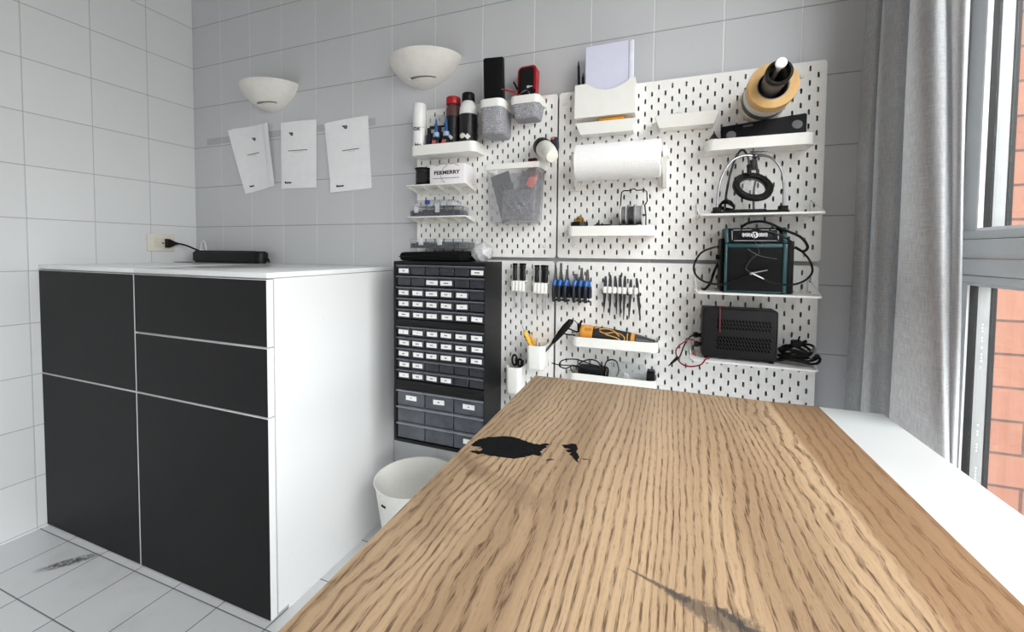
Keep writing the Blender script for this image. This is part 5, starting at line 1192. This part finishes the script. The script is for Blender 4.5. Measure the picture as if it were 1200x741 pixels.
# ------------------------------------------------------------------ pliers on a blue rail
t = thing('plier_rack', 'white and blue rail carrying six small blue pliers', 'rack', (1.94, F, 0.927))
link('rail', MB().box(1.888, F - 0.010, 0.9320, 2.0120, F - 0.0030, 0.9640, bevel=0.001).box(1.888, F - 0.012, 0.9655, 2.0120, F - 0.0030, 0.9690, bevel=0.001), M('dark_blue_rail', (34, 58, 108), 0.4), t, 'blue rail')
link('ledge', MB().box(1.886, F - 0.030, 0.9255, 2.0140, F - 0.0006, 0.9310, bevel=0.001).box(1.886, F - 0.0028, 0.9312, 2.014, F - 0.0006, 0.972), plastic_white, t)
grip_b = M('plier_blue_grip', (44, 98, 168), 0.4, var=0.1); grip_k = M('plier_black_grip', (18, 20, 26), 0.45)
jaw_m = M('plier_jaw', (128, 126, 124), 0.35, 1.0, var=0.1)
def plier(label, x, tip, kind, rz):
    """pliers hung on the rail, seen edge on: one handle in front of the other"""
    t = thing('pliers', label, 'pliers', (x, F - 0.026, 0.91)); zj = 0.9900
    X = Matrix.Translation((x, F - 0.036, zj)) @ Matrix.Rotation(R(62 + rz), 4, 'Z')
    def mk(): m = MB(); m.M = X; return m
    L = tip - zj
    a = mk()
    w_ = {'round': 0.0040, 'thin': 0.0034, 'cut': 0.0085}[kind]
    for s_ in (-1, 1):
        a.prism([(s_*0.0006, -0.004), (s_*0.0075, -0.002), (s_*0.0082, 0.007), (s_*w_, L*0.55), (s_*w_*0.6, L), (s_*0.0004, L)], -0.0034, 0.0034, 'y')
    link('jaws', a, jaw_m, t, smooth=20)
    a = mk(); a.cyl((0, -0.0052, 0.003), (0, 0.0052, 0.003), 0.0046, seg=16); link('pivot', a, dark_steel, t)
    for s_ in (-1, 1):
        a = mk(); P = [(s_*0.0045, -0.003), (s_*0.0120, -0.018), (s_*0.0150, -0.040), (s_*0.0120, -0.062), (s_*0.0095, -0.070)]
        a.tube([(u, 0, v) for u, v in P], 0.0056, 10, m=1, sub=5)
        a.tube([(u, 0, v) for u, v in ((s_*0.0036, 0.001), (s_*0.0075, -0.008), (s_*0.0115, -0.0175))], 0.0068, 10, m=0, sub=4)
        link('handle', a, [grip_b, grip_k], t)
for lb, x, tip, kd, rz in (('leftmost blue pliers on the rail, with bent jaws', 1.8945, 1.0330, 'round', 14), ('second blue pliers from the left, with long needle jaws', 1.9130, 1.0480, 'thin', 12), ('third blue pliers from the left, with short pointed jaws', 1.9340, 1.0280, 'round', 12),
                           ('fourth blue pliers from the left, with stubby cutter jaws', 1.9640, 1.0130, 'cut', 8), ('fifth blue pliers from the left, with thin pointed jaws', 1.9830, 1.0330, 'thin', 8), ('rightmost blue pliers on the rail, with straight jaws', 2.0020, 1.0280, 'round', 8)): plier(lb, x, tip, kd, rz)

# ------------------------------------------------------------------ tweezers
t = thing('tweezer_rack', 'white clip rail holding seven tweezers', 'rack', (2.11, F, 0.955))
mb = MB().box(2.050, F - 0.0028, 0.9555, 2.172, F - 0.0006, 0.9720, bevel=0.001)
txs = (2.0590, 2.0740, 2.0895, 2.1050, 2.1205, 2.1390, 2.1560)
for k, x in enumerate(txs): mb.box(x - 0.0048, F - 0.0175, 0.9530, x + 0.0048, F - 0.0030, 0.9745, bevel=0.001).box(x - 0.0048, F - 0.0345, 0.9530, x + 0.0048, F - 0.0305, 0.9745, bevel=0.001).box(x - 0.0064, F - 0.0345, 0.9560, x - 0.0050, F - 0.0030, 0.9715).box(x + 0.0050, F - 0.0345, 0.9560, x + 0.0064, F - 0.0030, 0.9715)
link('rail', mb, plastic_white, t)
def tweezer(label, x, zt, zb, lean, tw):
    t = thing('tweezers', label, 'tweezers', (x, F - 0.026, zb)); L = zt - zb
    for s_ in (-1, 1):
        a = MB(); a.M = Matrix.Translation((x, F - 0.0235, zt)) @ Matrix.Rotation(R(lean), 4, 'Y') @ Matrix.Rotation(R(tw), 4, 'Z')
        n = 9; rings = []
        for i in range(n):
            u = i/(n - 1); gap = s_*(0.0006 + 0.0024*math.sin(math.pi*min(1, u*1.05))**0.9*(1 if u < 0.95 else 0.5)); w_ = 0.0046*(1 - u)**0.7 + 0.0006
            w_ = w_ if u > 0.04 else 0.003; zz = -L*u
            rings.append([(gap - 0.00055, -w_*0.9, zz), (gap + 0.00055, -w_*0.9, zz), (gap + 0.00055, w_*0.9, zz), (gap - 0.00055, w_*0.9, zz)])
        a.loft(rings); link('arm', a, dark_steel, t, smooth=30)
names = ('leftmost of the seven tweezers on the white rail', 'second tweezers from the left on the white rail', 'third tweezers from the left on the white rail', 'middle one of the seven tweezers on the white rail', 'fifth tweezers from the left on the white rail', 'second tweezers from the right on the white rail', 'rightmost tweezers, leaning, on the white rail')
for nm, x, zt, zb, le, tw in zip(names, txs, (1.007, 1.012, 1.009, 1.013, 1.010, 1.000, 1.004), (0.888, 0.880, 0.885, 0.876, 0.868, 0.872, 0.868), (2, 0, -3, -1, 1, 2, -6), (62, 66, 60, 64, 68, 62, 58)): tweezer('steel ' + nm, x, zt, zb, le, tw)

# ------------------------------------------------------------------ white cups with cutters and tools
def cup(label, x0, x1, d, z0, z1):
    t = thing('wall_cup', label, 'cup', ((x0 + x1)/2, F, z0)); cx = (x0 + x1)/2
    o = rrect(x0, F - d, x1, F - 0.0008, 0.016, 6, (1, 1, 1, 1)); i = rrect(x0 + 0.002, F - d + 0.002, x1 - 0.002, F - 0.0028, 0.014, 6)
    def sc(P, k): return [(cx + (x - cx)*k, F - d/2 + (y - F + d/2)*k) for x, y in P]
    rings = [[(x, y, z) for x, y in sc(P, k)] for P, k, z in ((o, 0.84, z0), (o, 0.90, z0 + 0.002), (o, 0.94, z0 + 0.008), (o, 1.0, z1), (i, 1.0, z1), (i, 0.93, z0 + 0.006))]
    mb = MB().loft(rings); hooks(mb, (cx - 0.01, cx + 0.01), z1 - 0.01)
    link('body', mb, plastic_white, t)
cup('white cup with black handled tools, beside the drawer units', 1.7275, 1.7850, 0.078, 0.5930, 0.6870)
cup('white cup holding the yellow cutter and black handled knife', 1.8030, 1.8680, 0.078, 0.6860, 0.7690)
def stick(p0, p1):
    p0, p1 = Vector(p0), Vector(p1); d = p1 - p0; return Matrix.Translation(p0) @ d.to_track_quat('Z', 'Y').to_matrix().to_4x4(), d.length
t = thing('utility_knife', 'yellow snap-off cutter standing in the white cup', 'knife', (1.83, F - 0.05, 0.693))
X, L = stick((1.8440, F - 0.040, 0.6950), (1.7830, F - 0.060, 0.8330))
def mkx(): m = MB(); m.M = X; return m
a = mkx(); a.box(-0.010, -0.005, 0.004, 0.010, 0.005, L*0.86, bevel=0.003); link('handle', a, yellow_plastic, t)
a = mkx(); a.box(-0.0075, -0.0062, L*0.20, 0.0075, -0.0051, L*0.60, bevel=0.0005).box(-0.004, -0.0085, L*0.70, 0.004, -0.0052, L*0.76, bevel=0.001); link('slider', a, matte_black, t)
a = mkx(); a.prism([(-0.0045, L*0.862), (0.0045, L*0.862), (0.0045, L*0.93), (-0.0045, L)], -0.0006, 0.0006, 'y'); link('blade', a, steel, t)
t = thing('cutter', 'second shorter yellow cutter in the white cup', 'knife', (1.83, F - 0.03, 0.693))
X, L = stick((1.8500, F - 0.022, 0.6950), (1.8030, F - 0.030, 0.7990)); a = mkx(); a.box(-0.007, -0.004, 0.003, 0.007, 0.004, L, bevel=0.002); link('handle', a, M('amber_plastic', (222, 158, 20), 0.4), t)
a = mkx(); a.box(-0.003, -0.003, L + 0.0003, 0.003, 0.003, L + 0.012, bevel=0.001); link('end', a, matte_black, t)
t = thing('tool_knife', 'knife with long black handle leaning right in the white cup', 'knife', (1.85, F - 0.04, 0.693))
X, L = stick((1.8250, F - 0.046, 0.6960), (1.9560, F - 0.055, 0.8620))
a = mkx(); a.cyl((0, 0, 0.002), (0, 0, L*0.50), 0.0034, 0.0042, 12); link('shaft', a, dark_steel, t)
a = mkx(); a.lathe([(0.0, 0.0), (0.005, 0.0), (0.0075, 0.012), (0.0105, 0.045), (0.0115, 0.075), (0.0095, L*0.5 - 0.006), (0.005, L*0.5 - 0.001), (0.0, L*0.5)], (0, 0, L*0.501), (0, 0, 1), 18); link('handle', a, matte_black, t)
t = thing('bit', 'small steel bits sticking out of the white cup', 'bit', (1.838, F - 0.06, 0.693))
link('bit', MB().cyl((1.838, F - 0.056, 0.695), (1.836, F - 0.062, 0.781), 0.0022).cyl((1.8465, F - 0.060, 0.695), (1.8480, F - 0.066, 0.779), 0.0028), steel, t)
link('eye', MB().tube([(1.836 + 0.005*math.cos(a), F - 0.0625, 0.786 + 0.005*math.sin(a)) for a in [k*math.pi/5 for k in range(11)]], 0.0013, 6), steel, t)
t = thing('scissors', 'black scissors standing in the white cup beside the drawer units', 'scissors', (1.755, F - 0.05, 0.6))
link('blade', MB().prism([(1.750, 0.602), (1.756, 0.602), (1.762, 0.690), (1.752, 0.690)], F - 0.046, F - 0.0435, 'y'), steel, t)
for (cx, cz, rx, rz, dy) in ((1.7530, 0.7060, 0.0085, 0.0180, -0.046), (1.7715, 0.6965, 0.0075, 0.0130, -0.041)):
    link('handle', MB().tube([(cx + rx*math.cos(a), F + dy, cz + rz*math.sin(a)) for a in [k*2*math.pi/14 for k in range(15)]], 0.0038, 8, sub=3), matte_black, t)
t = thing('marker', 'dark marker leaning in the white cup beside the drawer units', 'marker', (1.77, F - 0.05, 0.6))
X, L = stick((1.768, F - 0.030, 0.602), (1.7760, F - 0.028, 0.702)); a = mkx(); a.lathe([(0.0, 0.0), (0.005, 0.0), (0.005, L*0.75), (0.0, L*0.75)], seg=14); link('barrel', a, M('dark_grey_plastic', (52, 52, 55), 0.4), t)
a = mkx(); a.lathe([(0.0, L*0.752), (0.0056, L*0.752), (0.0052, L), (0.0, L)], seg=14); link('cap', a, matte_black, t)

# ------------------------------------------------------------------ rotary tool lying in its tray
t = thing('rotary_tool', 'orange and black rotary tool lying in the white tray', 'rotary tool', (2.10, F - 0.045, 0.7862))
p0, p1 = Vector((1.9840, F - 0.046, 0.8205)), Vector((2.2180, F - 0.046, 0.8050)); ax = (p1 - p0).normalized(); LT = (p1 - p0).length
def seg_(name, prof, mat, label=None): return link(name, MB().lathe(prof, p0, ax, 32), mat, t, label)
seg_('end_cap', [(0.0, 0.0), (0.0225, 0.0), (0.0265, 0.004), (0.0272, 0.010), (0.0272, 0.042), (0.0, 0.0421)], orange_plastic, 'orange motor end')
seg_('body', [(0.0, 0.0425), (0.0270, 0.0425), (0.0275, 0.060), (0.0265, 0.090), (0.0250, 0.120), (0.0235, 0.140), (0.0225, 0.160), (0.0, 0.1601)], M('black_soft_grip', (26, 25, 24), 0.55), 'black grip')
seg_('collar', [(0.0, 0.1604), (0.0220, 0.1604), (0.0218, 0.172), (0.0, 0.1721)], orange_plastic, 'orange collar')
seg_('nose', [(0.0, 0.1724), (0.0205, 0.1724), (0.0190, 0.186), (0.0120, 0.220), (0.0105, 0.2330), (0.0, 0.2335)], M('smoky_nose', (70, 70, 72), 0.25, 0.4), 'grey tapered nose')
st = MB()
def onsurf(u, ang, rr): 
    up = Vector((0, 0, 1)); sd = ax.cross(up).normalized(); up = sd.cross(ax); a = R(ang); return p0 + ax*u + (Vector((0, -1, 0))*math.cos(a) + up*math.sin(a))*rr
def rad(u):
    P = [(0.0425, 0.0270), (0.060, 0.0275), (0.090, 0.0265), (0.120, 0.0250), (0.140, 0.0235), (0.160, 0.0225)]
    for (a, b), (c, d) in zip(P, P[1:]):
        if u <= c: return b + (d - b)*(u - a)/(c - a)
    return P[-1][1]
for pts in ([(0.062, 52), (0.075, 66), (0.092, 70), (0.108, 60), (0.118, 40), (0.126, 24)], [(0.064, 40), (0.078, 30), (0.092, 34), (0.104, 46), (0.116, 48), (0.132, 40), (0.142, 20), (0.142, 0), (0.136, -14)], [(0.084, 22), (0.104, 16), (0.122, 8), (0.130, -6)], [(0.150, 60), (0.150, 30), (0.151, 0), (0.151, -16)], [(0.046, 60), (0.056, 70), (0.064, 78)]):
    st.tube([onsurf(u, a, rad(u) + 0.0004) for u, a in pts], 0.0017, 6)
link('stripe', st, M('orange_stripe', (222, 164, 84), 0.45), t, 'orange curved stripes')
pm = MB()
for k in range(5): pm.M = Matrix(); q = [onsurf(0.018 + k*0.0045, a, 0.02735) for a in (30, 50)]; pm.tube(q, 0.0012, 5, smooth=False)
link('print', pm, M('brown_print', (142, 92, 44), 0.5), t)
link('cord', MB().tube([onsurf(-0.001, 0, 0.0) + Vector((0, 0, 0.006)), p0 + Vector((-0.014, -0.004, 0.002)), p0 + Vector((-0.034, -0.008, 0.010)), p0 + Vector((-0.050, -0.012, 0.012)), p0 + Vector((-0.054, -0.016, -0.002)), p0 + Vector((-0.038, -0.020, -0.006)), p0 + Vector((-0.016, -0.012, -0.008))], 0.0026, 8), rubber_black, t)
link('cord_guard', MB().cyl(onsurf(-0.0005, 0, 0.0) + Vector((0, 0, 0.008)), p0 + Vector((-0.006, 0, 0.030)), 0.010, 0.006, 14).cyl(p0 + Vector((-0.006, 0, 0.022)), p0 + Vector((0.004, 0, 0.040)), 0.0035).cyl(p0 + Vector((-0.006, 0, 0.024)), p0 + Vector((-0.022, 0, 0.040)), 0.0016), matte_black, t)

# ------------------------------------------------------------------ low tray: cables, clear case, charger
LZ = 0.6674
t = thing('power_adapter', 'black adapter with tangled cables on the tray above the oak board', 'adapter', (2.02, F - 0.05, LZ))
link('body', MB().prism(rrect(1.980, F - 0.072, 2.064, F - 0.018, 0.010), LZ + 0.0003, LZ + 0.043, 'z'), matte_black, t)
link('cable', MB().tube([(1.990, F - 0.060, LZ + 0.044), (1.965, F - 0.075, LZ + 0.048), (1.945, F - 0.086, LZ + 0.040), (1.925, F - 0.092, LZ + 0.048), (1.935, F - 0.088, LZ + 0.066), (1.975, F - 0.075, LZ + 0.070), (2.020, F - 0.068, LZ + 0.058), (2.050, F - 0.060, LZ + 0.048)], 0.0021, 8), rubber_black, t)
link('cable', MB().tube([(1.975, F - 0.050, LZ + 0.030), (1.978, F - 0.075, LZ + 0.046), (1.992, F - 0.080, LZ + 0.062), (2.020, F - 0.075, LZ + 0.074), (2.045, F - 0.070, LZ + 0.068), (2.058, F - 0.065, LZ + 0.045)], 0.0021, 8), rubber_black, t)
link('cable', MB().tube([(1.900, F - 0.094, LZ + 0.055), (1.925, F - 0.090, LZ + 0.050), (1.960, F - 0.082, LZ + 0.050), (1.985, F - 0.078, LZ + 0.046)], 0.0018, 8), rubber_black, t)
link('cable', MB().tube([(1.958, F - 0.082, LZ + 0.046), (1.968, F - 0.084, LZ + 0.030), (1.985, F - 0.080, LZ + 0.028), (1.990, F - 0.080, LZ + 0.046)], 0.0018, 8), rubber_black, t)
t = thing('cable_loop', 'black cable standing in a loop left of the clear case', 'cable', (2.075, F - 0.05, LZ))
link('cable', MB().tube([(2.070, F - 0.060, LZ + 0.003), (2.066, F - 0.060, LZ + 0.040), (2.070, F - 0.055, LZ + 0.066), (2.086, F - 0.050, LZ + 0.074), (2.102, F - 0.045, LZ + 0.066), (2.105, F - 0.020, LZ + 0.030), (2.095, F - 0.010, LZ + 0.004)], 0.0022, 8).tube([(2.070, F - 0.064, LZ + 0.003), (2.074, F - 0.066, LZ + 0.030), (2.069, F - 0.060, LZ + 0.050), (2.076, F - 0.052, LZ + 0.040), (2.073, F - 0.050, LZ + 0.004)], 0.0028, 8), rubber_black, t)
t = thing('clear_case', 'clear plastic case on the tray beside the black charger', 'case', (2.14, F - 0.05, LZ))
mb = MB(); mb.loft([[(2.083, F - 0.072, LZ + 0.0005), (2.190, F - 0.072, LZ + 0.0005), (2.190, F - 0.014, LZ + 0.0005), (2.083, F - 0.014, LZ + 0.0005)], [(2.083, F - 0.074, LZ + 0.034), (2.191, F - 0.074, LZ + 0.034), (2.191, F - 0.012, LZ + 0.034), (2.083, F - 0.012, LZ + 0.034)], [(2.085, F - 0.050, LZ + 0.064), (2.189, F - 0.050, LZ + 0.062), (2.189, F - 0.020, LZ + 0.062), (2.085, F - 0.020, LZ + 0.064)]])
link('shell', mb, clear('clear_case_plastic', (220, 226, 232), 0.08, 0.12, 0.05), t, smooth=15)
link('contents', MB().ball((2.130, F - 0.05, LZ + 0.030), 0.010, 0.008, 0.007).box(2.096, F - 0.060, LZ + 0.003, 2.176, F - 0.030, LZ + 0.016, bevel=0.002), M('pale_parts2', (198, 200, 204), 0.5, var=0.3, vscale=80), t)
link('latch', MB().box(2.126, F - 0.0775, LZ + 0.026, 2.146, F - 0.0746, LZ + 0.038, bevel=0.0008), clear_film, t)
t = thing('charger', 'black plug charger at the right end of the low tray', 'charger', (2.207, F - 0.055, LZ))
mb = MB().box(2.1940, F - 0.078, LZ + 0.0003, 2.2185, F - 0.030, LZ + 0.050, bevel=0.004, seg=3); link('body', mb, matte_black, t)
link('cover', MB().box(2.1955, F - 0.070, LZ + 0.0505, 2.217, F - 0.040, LZ + 0.0545, bevel=0.0015), plastic_black, t)

# ------------------------------------------------------------------ plaster wall lamps
def sconce(label, cx):
    a, b, h = 0.150, 0.128, 0.108; zt = 1.8200
    t = thing('wall_sconce', label, 'wall lamp', (cx, -0.0005, zt - h))
    bm = bmesh.new(); NA, NV = 40, 18; g = []; gi = []
    def pt(k, j, off):
        th = math.pi*k/NA; v = (j/NV)**1.0 if j < NV else 1.0; v = 1 - (1 - v)**1.5; s_ = max(0.0, 1 - v**1.6)**0.60 if v < 1 else 0.0
        return (cx - (a - off)*math.cos(th)*s_, -0.001 - (b - off)*math.sin(th)*s_, zt - (h - off)*v)
    for j in range(NV + 1):
        g.append([bm.verts.new(pt(k, j, 0)) for k in range(NA + 1)]); gi.append([bm.verts.new(pt(k, j, 0.006)) for k in range(NA + 1)])
    slit = lambda k, j: j == 11 and 13 <= k <= 31
    for j in range(NV):
        for k in range(NA):
            if slit(k, j): continue
            for G, fl in ((g, 0), (gi, 1)):
                q = [G[j][k], G[j][k+1], G[j+1][k+1], G[j+1][k]]
                try: bm.faces.new(q[::-1] if fl else q)
                except ValueError: pass
    for k in range(NA): bm.faces.new((g[0][k], gi[0][k], gi[0][k+1], g[0][k+1]))
    for j in range(NV):
        for k in (0, NA): bm.faces.new((g[j][k], g[j+1][k], gi[j+1][k], gi[j][k]) if k == 0 else (g[j][k], gi[j][k], gi[j+1][k], g[j+1][k]))
    # rims of the light slit
    for k in range(13, 32):
        for j in (11, 12): bm.faces.new((g[j][k], g[j][k+1], gi[j][k+1], gi[j][k]))
    for k in (13, 32): bm.faces.new((g[11][k], g[12][k], gi[12][k], gi[11][k]))
    bmesh.ops.recalc_face_normals(bm, faces=bm.faces)
    mb = MB(); mb.bm.free(); mb.bm = bm; link('shade', mb, plaster, t, smooth=60)
    link('wall_mount', MB().box(cx - 0.05, -0.012, zt - 0.070, cx + 0.05, -0.0005, zt - 0.030, bevel=0.002), metal_white, t)
    link('bulb_holder', MB().cyl((cx - 0.045, -0.040, zt - 0.05), (cx + 0.045, -0.040, zt - 0.05), 0.006).box(cx - 0.05, -0.046, zt - 0.056, cx - 0.043, -0.0125, zt - 0.044).box(cx + 0.043, -0.046, zt - 0.056, cx + 0.05, -0.0125, zt - 0.044), metal_white, t)
sconce('half-bowl plaster wall lamp above the left of the pinned papers', 0.547)
sconce('half-bowl plaster wall lamp nearer the pegboards', 1.3555)

# ------------------------------------------------------------------ papers on the wall
def paper(label, TL, TR, BR, BL, out, logo, title, foot, back=None):
    cx = (TL[0] + TR[0] + BL[0] + BR[0])/4
    t = thing('paper', label, 'paper', (cx, -0.001, min(BL[1], BR[1])))
    def pos(u, v, off=0.0):
        x = (TL[0]*(1-u) + TR[0]*u)*(1-v) + (BL[0]*(1-u) + BR[0]*u)*v; z = (TL[1]*(1-u) + TR[1]*u)*(1-v) + (BL[1]*(1-u) + BR[1]*u)*v
        return (x, -0.0022 - off - out(u, v), z)
    N = 14
    def sheet(name, off, dz, mat, th=0.0006, du=0.0):
        bm = bmesh.new(); G = [[[bm.verts.new((lambda p: (p[0] + du, p[1], p[2] + dz))(pos(i/N, j/N, off + s_*th))) for i in range(N + 1)] for j in range(N + 1)] for s_ in (1, 0)]
        for s_, gg in enumerate(G):
            for j in range(N):
                for i in range(N): q = [gg[j][i], gg[j+1][i], gg[j+1][i+1], gg[j][i+1]]; bm.faces.new(q if s_ == 0 else q[::-1])
        A_, B_ = G
        for i in range(N):
            for e in (((0, i), (0, i+1)), ((N, i+1), (N, i)), ((i+1, 0), (i, 0)), ((i, N), (i+1, N))): bm.faces.new((A_[e[0][0]][e[0][1]], A_[e[1][0]][e[1][1]], B_[e[1][0]][e[1][1]], B_[e[0][0]][e[0][1]]))
        bmesh.ops.recalc_face_normals(bm, faces=bm.faces)
        mb = MB(); mb.bm.free(); mb.bm = bm; return link(name, mb, mat, t)
    if back: sheet('back_sheet', -0.0010, back[1], paper_white, 0.0005, back[0])
    sheet('sheet', 0.0003, 0.0, paper_white)
    hx, _, hz = pos(0.5, 0.03)
    link('hanging_tab', MB().box(hx - 0.02, -0.0019, hz - 0.012, hx + 0.02, -0.0010, hz + 0.002), clear_film, t)
    mk = MB()
    def mark(u0, v0, u1, v1): 
        p = [Vector(pos(u, v, 0.00105)) for u, v in ((u0, v0), (u0, v1), (u1, v1), (u1, v0))]
        f = [q + Vector((0, -0.0002, 0)) for q in p]; mk.loft([p, f])
    u, v = logo                 # small logo: a slanted tick and a ring
    for k in range(12):
        a = 2*math.pi*k/12; cxu, czv = u + 0.028, v + 0.006
        mark(cxu + 0.026*math.cos(a) - 0.012, czv + 0.016*math.sin(a) - 0.009, cxu + 0.026*math.cos(a) + 0.012, czv + 0.016*math.sin(a) + 0.009)
    mark(u - 0.050, v - 0.022, u - 0.012, v - 0.002); mark(u - 0.026, v - 0.010, u + 0.006, v + 0.008)
    u, v, wd = title; x = u
    while x < u + wd:
        q = random.uniform(0.010, 0.03); mark(x, v - 0.0065, min(x + q, u + wd), v + 0.0050); x += q + 0.004
    x = u + wd*0.3
    while x < u + wd*0.72:
        q = random.uniform(0.008, 0.02); mark(x, v + 0.0215, x + q, v + 0.0245); x += q + 0.006
    u, v = foot
    for k, (hh, q) in enumerate(((0.018, 0.040), (0.010, 0.034), (0.010, 0.034), (0.010, 0.034), (0.010, 0.036))): mark(u, v - hh, u + q, v + 0.012); u += q + 0.003
    link('print', mk, ink, t, smooth=0)
    return t
paper('leftmost white paper on the wall, hanging tilted with its lower edge slanting', (0.2500, 1.6570), (0.4900, 1.6620), (0.5210, 1.3730), (0.3590, 1.3480), lambda u, v: 0.020*(u - 0.4)**2*(1 - v*0.6)*2 + 0.002*math.sin(3*v), (0.66, 0.20), (0.38, 0.43, 0.40), (0.20, 0.91), (0.030, 0.004))
paper('middle white paper on the wall, hanging straight', (0.5890, 1.6600), (0.8000, 1.6540), (0.7965, 1.3580), (0.5890, 1.3620), lambda u, v: 0.004*math.sin(math.pi*u)*(1 - v) + 0.001, (0.30, 0.18), (0.22, 0.435, 0.54), (0.10, 0.91))
paper('rightmost white paper on the wall, with a curled lower left corner', (0.8430, 1.6315), (1.0640, 1.6400), (1.0820, 1.3420), (0.8780, 1.3325), lambda u, v: 0.004*math.sin(math.pi*u)*(1 - v) + 0.022*max(0, v - 0.82)*max(0, 0.35 - u)*12*0.25 + 0.001, (0.50, 0.10), (0.40, 0.43, 0.40), (0.16, 0.92), (0.010, 0.003))
solo('mounting_tape', 'long strip of clear tape across the wall behind the papers', 'tape', MB().box(0.090, -0.0009, 1.6000, 1.110, -0.0004, 1.6300), clear('clear_tape', (232, 232, 231), 0.04, 0.3, 0.0), base=(0.6, -0.0004, 1.60))

# ------------------------------------------------------------------ socket, plug, power strip on the cabinet
ivory = M('ivory_socket', (222, 217, 204), 0.35, var=0.02)
t = thing('wall_socket', 'ivory wall socket above the cabinet on the left wall', 'socket', (0.0005, -0.164, 1.0725))
link('plate', MB().box(0.0005, -0.2215, 1.0722, 0.0080, -0.1070, 1.1525, bevel=0.002), ivory, t)
link('insert', MB().box(0.0082, -0.1935, 1.0905, 0.0100, -0.1345, 1.1345, bevel=0.0008), M('ivory_insert', (214, 208, 194), 0.35), t)
link('switch', MB().box(0.0102, -0.1630, 1.1065, 0.0112, -0.1560, 1.1140), M('dark_hole', (60, 58, 54), 0.6), t)
t = thing('electric_plug', 'black plug and cord running from the socket to the power strip', 'plug', (0.02, -0.135, 1.10))
link('plug', MB().prism([(-0.1640 + 0.012, 1.0890), (-0.1640 + 0.012, 1.1310), (-0.1415, 1.1300), (-0.1200, 1.1180), (-0.1050, 1.1130), (-0.1050, 1.1050), (-0.1200, 1.1010), (-0.1415, 1.0900)], 0.0105, 0.0330, 'x'), rubber_black, t)
link('cable', MB().tube([(0.022, -0.1050, 1.1090), (0.030, -0.0920, 1.1070), (0.050, -0.0750, 1.0980), (0.075, -0.0620, 1.0850), (0.100, -0.0560, 1.0760)], 0.0042, 10), rubber_black, t)
t = thing('power_strip', 'long black power strip lying on the cabinet by the back wall', 'power strip', (0.30, -0.05, CH))
def capsule(x0, x1, r, seg=10):
    return [(x1 - r + r*math.cos(R(-90 + 180*k/seg)), -0.052 + r*math.sin(R(-90 + 180*k/seg))) for k in range(seg + 1)] + [(x0 + r + r*math.cos(R(90 + 180*k/seg)), -0.052 + r*math.sin(R(90 + 180*k/seg))) for k in range(seg + 1)]
mb = MB().prism(capsule(0.076, 0.540, 0.032), CH + 0.001, CH + 0.056, 'z')
bmesh.ops.bevel(mb.bm, geom=[e for e in mb.bm.edges if abs(e.verts[0].co.z - e.verts[1].co.z) < 1e-6], offset=0.007, segments=3, affect='EDGES')
link('body', mb, M('black_strip', (7, 7, 8), 0.45, spec=0.3), t)
for k in range(6): link('outlet', MB().cyl((0.135 + k*0.064, -0.052, CH + 0.0561), (0.135 + k*0.064, -0.052, CH + 0.0575), 0.019, seg=24), rubber_black, t)
link('cable', MB().tube([(0.535, -0.050, CH + 0.020), (0.556, -0.052, CH + 0.022), (0.566, -0.054, CH + 0.014), (0.568, -0.056, CH + 0.004)], 0.0035, 8), rubber_black, t)
solo('black_sheet', 'thin black sheet lying on the cabinet under the power strip end', 'sheet', MB().prism([(0.004, -0.110), (0.100, -0.110), (0.110, -0.088), (0.012, -0.086)], CH + 0.0003, CH + 0.0022, 'z'), matte_black, base=(0.05, -0.1, CH + 0.0003))
t = thing('charging_cable', 'white cable looping up behind the black power strip', 'cable', (0.08, -0.012, CH))
link('cable', MB().tube([(0.050, -0.014, CH + 0.003), (0.048, -0.013, CH + 0.060), (0.052, -0.012, CH + 0.094), (0.066, -0.012, CH + 0.104), (0.080, -0.012, CH + 0.090), (0.088, -0.012, CH + 0.050), (0.090, -0.012, CH + 0.003)], 0.0026, 8), plastic_white, t)
link('plug', MB().box(0.036, -0.018, CH + 0.0005, 0.060, -0.003, CH + 0.064, bevel=0.004), plastic_white, t)

# ------------------------------------------------------------------ repeats share a group
GROUPS = {'cabinet': 'black fronted cabinets', 'pegboard': 'pegboards on the back wall', 'drawer_unit': 'stacked black drawer units', 'parts_box': 'clear parts organisers', 'wall_shelf_tray': 'white shelf trays', 'wall_shelf': 'white pegboard shelves',
          'wall_tray': 'slanted white trays', 'wall_bin': 'bins hung on the pegboard', 'wall_cup': 'white tool cups', 'glue_bottle': 'glue bottles on the tray', 'chemical_bottle': 'tall bottles on the tray', 'antistatic_bag': 'bags in the clear bin',
          'pen': 'pens in the paper holder', 'tape_roll': 'tape rolls on the peg', 'solder_reel': 'solder reels on the stand', 'screwdriver_holder': 'screwdriver racks', 'screwdriver': 'screwdrivers in the racks', 'pliers': 'pliers on the rail',
          'tweezers': 'tweezers on the rail', 'wall_sconce': 'plaster wall lamps', 'paper': 'papers on the wall'}
for o in scn.objects:
    if o.parent is None and 'label' in o:
        k = o.name.split('.')[0]
        if k in GROUPS: o['group'] = GROUPS[k]
